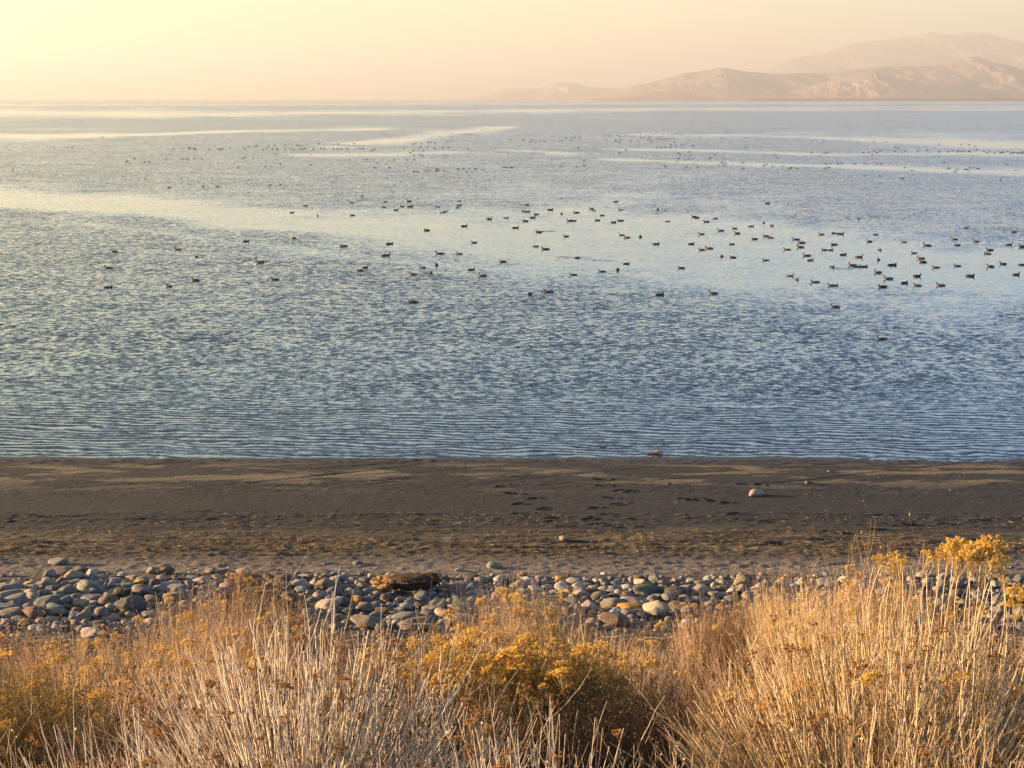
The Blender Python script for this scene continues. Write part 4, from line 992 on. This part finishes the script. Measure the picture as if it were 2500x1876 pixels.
MID = [
 ('gold', 30, 1372, 13.2, 1.3, 'golden flowered shrub at the left edge just below the stones'),
 ('gold', 150, 1385, 12.4, 1.1, 'golden shrub with scattered flowers, second from the left edge'),
 ('gold', 250, 1378, 12.8, .9, 'bright yellow flowered shrub left of the leaning tan one'),
 ('olive', -20, 1470, 8.6, 1.1, 'dense olive gold shrub filling the left edge above the corner'),
 ('olive', 90, 1500, 8.2, .8, 'olive brown leafy shrub just inside the left corner'),
 ('tan', 200, 1450, 9.6, 1.1, 'tan twiggy shrub between the left golden ones and the pale stems'),
 ('tan', 330, 1335, 14.6, 1.2, 'fine pinkish tan shrub on the left part of the big tan mound'),
 ('tan', 415, 1272, 16.4, 1.7, 'large fine-twigged tan shrub leaning right over the left cobbles'),
 ('tan', 480, 1280, 16.0, 1.4, 'tan shrub beside the dark brown one, its tips among the stones'),
 ('brown', 548, 1246, 18.2, 1.1, 'dark brown shrub with a lit golden top standing against the cobbles'),
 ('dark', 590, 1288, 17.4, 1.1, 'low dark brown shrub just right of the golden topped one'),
 ('grey', 655, 1325, 16.4, .9, 'thin greyish shrub at the foot of the middle cobbles'),
 ('gold', 470, 1345, 12.6, .9, 'yellow flowered shrub in front of the dark brown shrub'),
 ('gold', 570, 1338, 12.0, .9, 'shrub with pale yellow flower sprays right of the dark shrub'),
 ('tan', 400, 1400, 10.6, 1.2, 'tan shrub in the hollow below the leaning tan mound'),
 ('tan', 520, 1430, 9.2, 1.2, 'tan shrub half hidden behind the bleached stems'),
 ('tan', 715, 1395, 11.2, 1.1, 'tan shrub below the large rounded boulders'),
 ('tan', 850, 1400, 10.8, 1.1, 'low tan shrub right below the straight pale plank'),
 ('brown', 800, 1455, 8.8, 1.2, 'dark brown shrub seen through the bleached stems'),
 ('grey', 1080, 1272, 17.6, 1.3, 'fine grey-tan shrub rising in front of the middle cobbles'),
 ('grey', 1185, 1286, 17.0, 1.3, 'grey twiggy shrub right of the yellow crest'),
 ('grey', 985, 1352, 15.8, .8, 'small grey shrub between the big boulder and the yellow crest'),
 ('gold', 1105, 1304, 13.4, 1.0, 'bright yellow flowered crest in the middle of the bank'),
 ('gold', 1010, 1370, 11.2, 1.1, 'golden flowered shrub spreading left below the yellow crest'),
 ('deep', 975, 1425, 9.8, 1.1, 'rust gold flowered shrub on the left of the central clump'),
 ('gold', 1110, 1392, 10.0, 1.2, 'deep golden flowered shrub in the middle of the central clump'),
 ('deep', 1240, 1420, 9.8, 1.0, 'golden orange flowered shrub above the dark hollow'),
 ('straw', 1200, 1362, 12.8, 1.1, 'straw stemmed shrub to the right of the yellow crest'),
 ('tan', 1300, 1385, 12.2, 1.1, 'tan shrub with small flower tufts left of the dark hollow'),
 ('tan', 1365, 1415, 11.2, 1.0, 'low tan shrub above the right side of the dark hollow'),
 ('grey', 1395, 1368, 14.4, .9, 'thin grey shrub below the big cream boulder'),
 ('tan', 1520, 1312, 15.2, .9, 'tan shrub right of the big cream boulder'),
 ('brown', 1585, 1318, 15.0, .9, 'brown shaded shrub between the cream boulder and the tall straw ones'),
 ('tan', 1655, 1268, 17.2, .8, 'tan tufted shrub reaching up into the right cobbles'),
 ('straw', 1720, 1262, 14.4, .9, 'straw shrub just left of the tall flower sprays'),
 ('tan', 1790, 1268, 13.4, 1.1, 'tan shrub behind the tall straw stems'),
 ('gold', 1880, 1240, 14.0, .9, 'yellow tufted shrub behind the first tall flower sprays'),
 ('tan', 1960, 1262, 13.4, 1.1, 'tan shrub behind the tallest golden flowers'),
 ('brown', 2075, 1340, 13.0, 1.0, 'brown shrub under the right-hand golden flowers'),
 ('grey', 2190, 1392, 12.6, .9, 'grey shrub at the right edge below the last cobbles'),
 ('tan', 1640, 1395, 9.0, 1.2, 'tan shrub deep among the straw stems, left part'),
 ('straw', 1800, 1370, 8.6, 1.2, 'straw shrub deep among the tall stems, middle part'),
 ('straw', 1970, 1360, 8.4, 1.2, 'straw shrub behind the tallest stems'),
 ('tan', 2120, 1380, 8.6, 1.1, 'tan shrub behind the stems at the right edge'),
 ('dark', 1350, 1490, 8.0, 1.0, 'shrub coloured dark as shade in the hollow under the orange flowers'),
 ('dark', 1430, 1540, 6.8, .8, 'low shrub coloured dark as shade in the hollow right of the golden clump'),
 ('dark', 660, 1500, 7.0, 1.0, 'undergrowth shrub coloured dark as shade behind the left bleached stems'),
 ('dark', 1050, 1530, 7.0, 1.0, 'undergrowth shrub coloured dark as shade below the rust gold flowers'),
 ('dark', 260, 1520, 6.8, .9, 'undergrowth shrub coloured dark as shade behind the left corner stems'),
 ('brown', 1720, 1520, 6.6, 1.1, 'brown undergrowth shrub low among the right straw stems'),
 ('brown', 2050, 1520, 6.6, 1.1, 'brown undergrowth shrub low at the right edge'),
 ('gold', -250, 1400, 12.5, 1.4, 'golden shrub beyond the left edge of the view'),
 ('tan', 2420, 1380, 12.5, 1.5, 'tan shrub beyond the right edge of the view'),
]
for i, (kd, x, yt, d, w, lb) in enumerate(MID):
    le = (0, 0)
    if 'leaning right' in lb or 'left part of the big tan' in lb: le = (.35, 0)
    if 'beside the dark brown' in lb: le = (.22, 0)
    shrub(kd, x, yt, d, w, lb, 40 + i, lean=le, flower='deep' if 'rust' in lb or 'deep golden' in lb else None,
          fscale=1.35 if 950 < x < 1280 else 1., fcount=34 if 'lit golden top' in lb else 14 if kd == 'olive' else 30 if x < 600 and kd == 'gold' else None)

ro = random.Random(3)
for i in range(16):       # more of the same bank on either side of the view
    sd = i % 2; k_ = i // 2
    kd = ro.choice(['tan', 'straw', 'gold', 'grey', 'white', 'olive']); x = (2380 + k_ * 150) if sd else (-200 - k_ * 150)
    shrub(kd, x, 1330 + 28 * (i % 5) + ro.uniform(-15, 15), 14.5 - 1.7 * (i % 5), 1.3, f"{ {'tan':'tan','straw':'straw coloured','gold':'golden flowered','grey':'grey','white':'bleached','olive':'olive gold'}[kd]} shrub, {ordinal(k_ + 2)} beyond the {'right' if sd else 'left'} edge of the view", 300 + i, fcount=20 if kd in ('gold', 'olive') else 0)

# the nearest shrubs, each grown by itself
def big_shrub(x, ytop, d, label, seed, mat, n, tilt=.36, base_r=.12, th=.0024, lean=(0, 0), nb=1.5, tw=.45, curve=.28, Lvar=(.72, 1.), scraps=1.2, heads=(), tipheads=0, tipmat=None, wob=.12, hub=0.):
    r = np.random.default_rng(seed); v = ray(x / .8848, ytop / .8848); t = d / v.y; X = v.x * t; zt = CAMZ + v.z * t
    gz = float(ground_z(np.array(X), np.array(float(d)))) - .03 + hub; L = (zt - gz) * 1.04
    root = empty('rabbitbrush', (X, d, gz))
    me, tips, hh = stem_mesh("stems", seed, int(n * 1.25), L, base_r * .8, tilt if tilt > .8 else tilt * 1.3, th * 1.02, 8, lean, nb, curve, scraps, .006, 4, wob, .34, Lvar, tw)
    me.materials.append(mat); c = bpy.data.objects.new('stems', me); C.objects.link(c); c.parent = root
    if hub:      # short gnarled trunk that carries the fan
        t_ = np.linspace(0, 1, 7)[:, None]; Q = []
        for a_ in range(5):
            an = a_ * 1.3 + seed; Q.append(np.array([math.cos(an) * .09, math.sin(an) * .09, -hub - .02]) * (1 - t_) + np.array([math.cos(an + .8) * .05, math.sin(an + .8) * .05, .06]) * t_ + r.normal(0, .008, (7, 3)))
        V, F = tubes(np.array(Q), np.tile(np.linspace(.022, .012, 7), (5, 1)), 6)
        link('trunk', mesh_np('trunk', V, F, True, r.random(len(V))), M_BROWN, root)
    # flower heads on the stem tips closest to where the photograph shows them
    P = tips + np.array([X, d, gz]); px = np.array([project(p) for p in P]) * .8848
    used = set()
    for (hx, hy, s, big) in heads:
        dd = (px[:, 0] - hx) ** 2 + (px[:, 1] - hy) ** 2
        for u in used: dd[u] = 1e9
        i = int(np.argmin(dd)); used.add(i)
        v2 = ray(hx / .8848, hy / .8848); yy = P[i][1]; q = np.array([v2.x * yy / v2.y - X, yy - d, CAMZ + v2.z * yy / v2.y - gz])
        # the stalk that carries it, from its stem up to the head
        tt = np.linspace(0, 1, 9)[:, None]; q[2] -= .055 * s; base = q - np.array([q[0] * .22 + r.normal(0, .04), 0, max(.30, q[2] * r.uniform(.3, .5))])
        pl = base * (1 - tt) + (q - np.array([0, 0, .01])) * tt; pl[:, 0] += r.normal(0, .022) * np.sin(tt[:, 0] * 3.1) + r.normal(0, .012) * np.sin(tt[:, 0] * 6.2); pl[:, 1] += r.normal(0, .02) * np.sin(tt[:, 0] * 3.1)
        V, F = tubes(pl[None], np.linspace(.0023, .0013, 9)[None], 5)
        st = link('flower_stalk', mesh_np('flower_stalk', V, F, True, np.full(len(V), .8)), mat, root)
        add_head(root, (BIGH if big else HEADS)[len(used) % 4], q, s * .86, M_DEEPGOLD, r)
    for i in tops(tips, hh, r, tipheads, .35) if tipheads else []:
        add_head(root, SMALLH[int(i) % 3], tips[i], r.uniform(.5, .95), tipmat or M_RUST, r)
    tag(root, label, 'shrub', 'dry shrubs on the bank')
    return root

big_shrub(640, 1325, 5.3, 'large shrub of bleached whitish stems fanning out in the left half', 1, M_WHITE, 560, .92, .10, .0029, (-.02, 0), tipheads=70, tipmat=M_RUST, Lvar=(.78, 1), hub=.30, curve=.38, nb=1.5, tw=.35)
big_shrub(300, 1520, 4.8, 'bleached stems leaning to the left, nearest the lower left corner', 2, M_WHITE, 260, .40, .10, .0020, (-.34, .0), tipheads=30)
big_shrub(870, 1395, 5.5, 'upright whitish stemmed shrub left of the golden centre clump', 3, M_WHITE, 160, .26, .10, .0027, (.04, 0), tipheads=50)
big_shrub(1160, 1500, 4.6, 'whitish stemmed shrub low in the middle, below the golden clump', 4, M_WHITE, 230, .86, .08, .0022, (.0, 0), nb=.7, tipheads=40, hub=.2, Lvar=(.8, 1))
big_shrub(1400, 1600, 4.2, 'sparse bleached stems below the dark hollow', 5, M_WHITE, 110, .42, .10, .0016, (.15, 0))
big_shrub(60, 1600, 4.6, 'thin tan stems in the lower left corner', 6, M_TAN, 240, .40, .12, .0018, (-.1, 0), tw=.6, tipheads=40, tipmat=M_RUST)
big_shrub(1900, 1312, 5.2, 'huge straw coloured shrub whose outer stems arch left over the dark hollow', 8, M_STRAW, 820, .95, .11, .0028, (-.04, 0), tipheads=60, tipmat=M_RUST, hub=.30, curve=.42, Lvar=(.8, 1), nb=1.5, tw=.35,
          heads=[(1735,1472,1.3,1),(1702,1515,1.15,1),(1780,1478,1.0,0),(1660,1510,.8,0),(1888,1442,1.0,0),(1915,1436,.5,0),(1965,1448,.8,0),(1620,1465,.4,0),(1840,1590,.5,0),(1565,1560,.4,0)])
big_shrub(1890, 1320, 5.7, 'tall straw shrub left of the tallest golden flower heads', 9, M_STRAW, 120, .13, .12, .0022, (.0, 0), tipheads=14, tipmat=M_GOLD,
          heads=[(1905,1193,.8,0),(1938,1190,.9,0),(1890,1198,.5,0),(1855,1232,.45,0),(1925,1222,.6,0),(1950,1205,.5,0)])
big_shrub(2065, 1290, 5.5, 'tallest straw shrub, crowned with large deep golden flower heads', 10, M_STRAW, 230, .17, .13, .0023, (.0, 0), tipheads=10, tipmat=M_GOLD, Lvar=(.7, 1.0),
          heads=[(2005,1182,.8,0),(2060,1166,1.0,1),(2048,1180,.8,1),(2080,1172,1.0,1),(2095,1178,.7,1),(2120,1175,1.1,1),(2140,1165,1.05,1),(2155,1180,.9,1),(2130,1190,.8,1),(2070,1195,.7,0),(2100,1205,.7,0),(2145,1205,.7,0),(2030,1190,.5,0),(2165,1195,.6,0),(2020,1200,.5,0)])
big_shrub(2230, 1390, 4.9, 'straw shrub cut by the right edge, with one golden head', 11, M_STRAW, 260, .42, .13, .0021, (.05, 0), heads=[(2208,1270,1.0,1),(2170,1245,.5,0),(2080,1445,.6,0),(2058,1450,.8,0)])
big_shrub(2060, 1540, 4.3, 'tangled brown and straw stems at the lower right', 13, M_TAN, 220, .90, .08, .0018, (.0, 0), tw=.6, tipheads=10, tipmat=M_RUST, hub=.15)
big_shrub(1620, 1610, 4.1, 'low straw stems at the bottom right of the middle', 14, M_STRAW, 130, .44, .12, .0016, (0, 0), tw=.6)
big_shrub(860, 1590, 4.1, 'short whitish stems at the bottom edge, left of the middle', 16, M_WHITE, 160, .5, .12, .0016, (0, 0))

# dead grass and fallen stems under the shrubs
def undergrowth():
    r = np.random.default_rng(77); n = 26000
    y = r.uniform(3.4, 24.5, n) ** 1.0; x = r.uniform(-1, 1, n) * (1.6 + y * .36)
    H_ = r.uniform(.05, .24, n); a = r.uniform(0, 6.28, n); tl = r.uniform(.1, 1.2, n); s = 4
    t = np.linspace(0, 1, s)[None]
    X = x[:, None] + np.cos(a)[:, None] * np.sin(tl)[:, None] * H_[:, None] * t ** 1.4 * 1.5
    Y = y[:, None] + np.sin(a)[:, None] * np.sin(tl)[:, None] * H_[:, None] * t ** 1.4 * 1.5
    Z = (ground_z(x, y) - .01)[:, None] + H_[:, None] * np.cos(tl)[:, None] * t
    V, F = tubes(np.stack([X, Y, Z], -1), np.repeat(r.uniform(.0012, .003, (n, 1)), s, 1) * (1.1 - .7 * t), 3)
    o = link("dry_grass", mesh_np("dry_grass", V, F, False, np.repeat(r.random(n), s * 3)), M_BROWN); tag(o, "short dead grass and fallen stems between the shrubs", kind='stuff')
undergrowth()
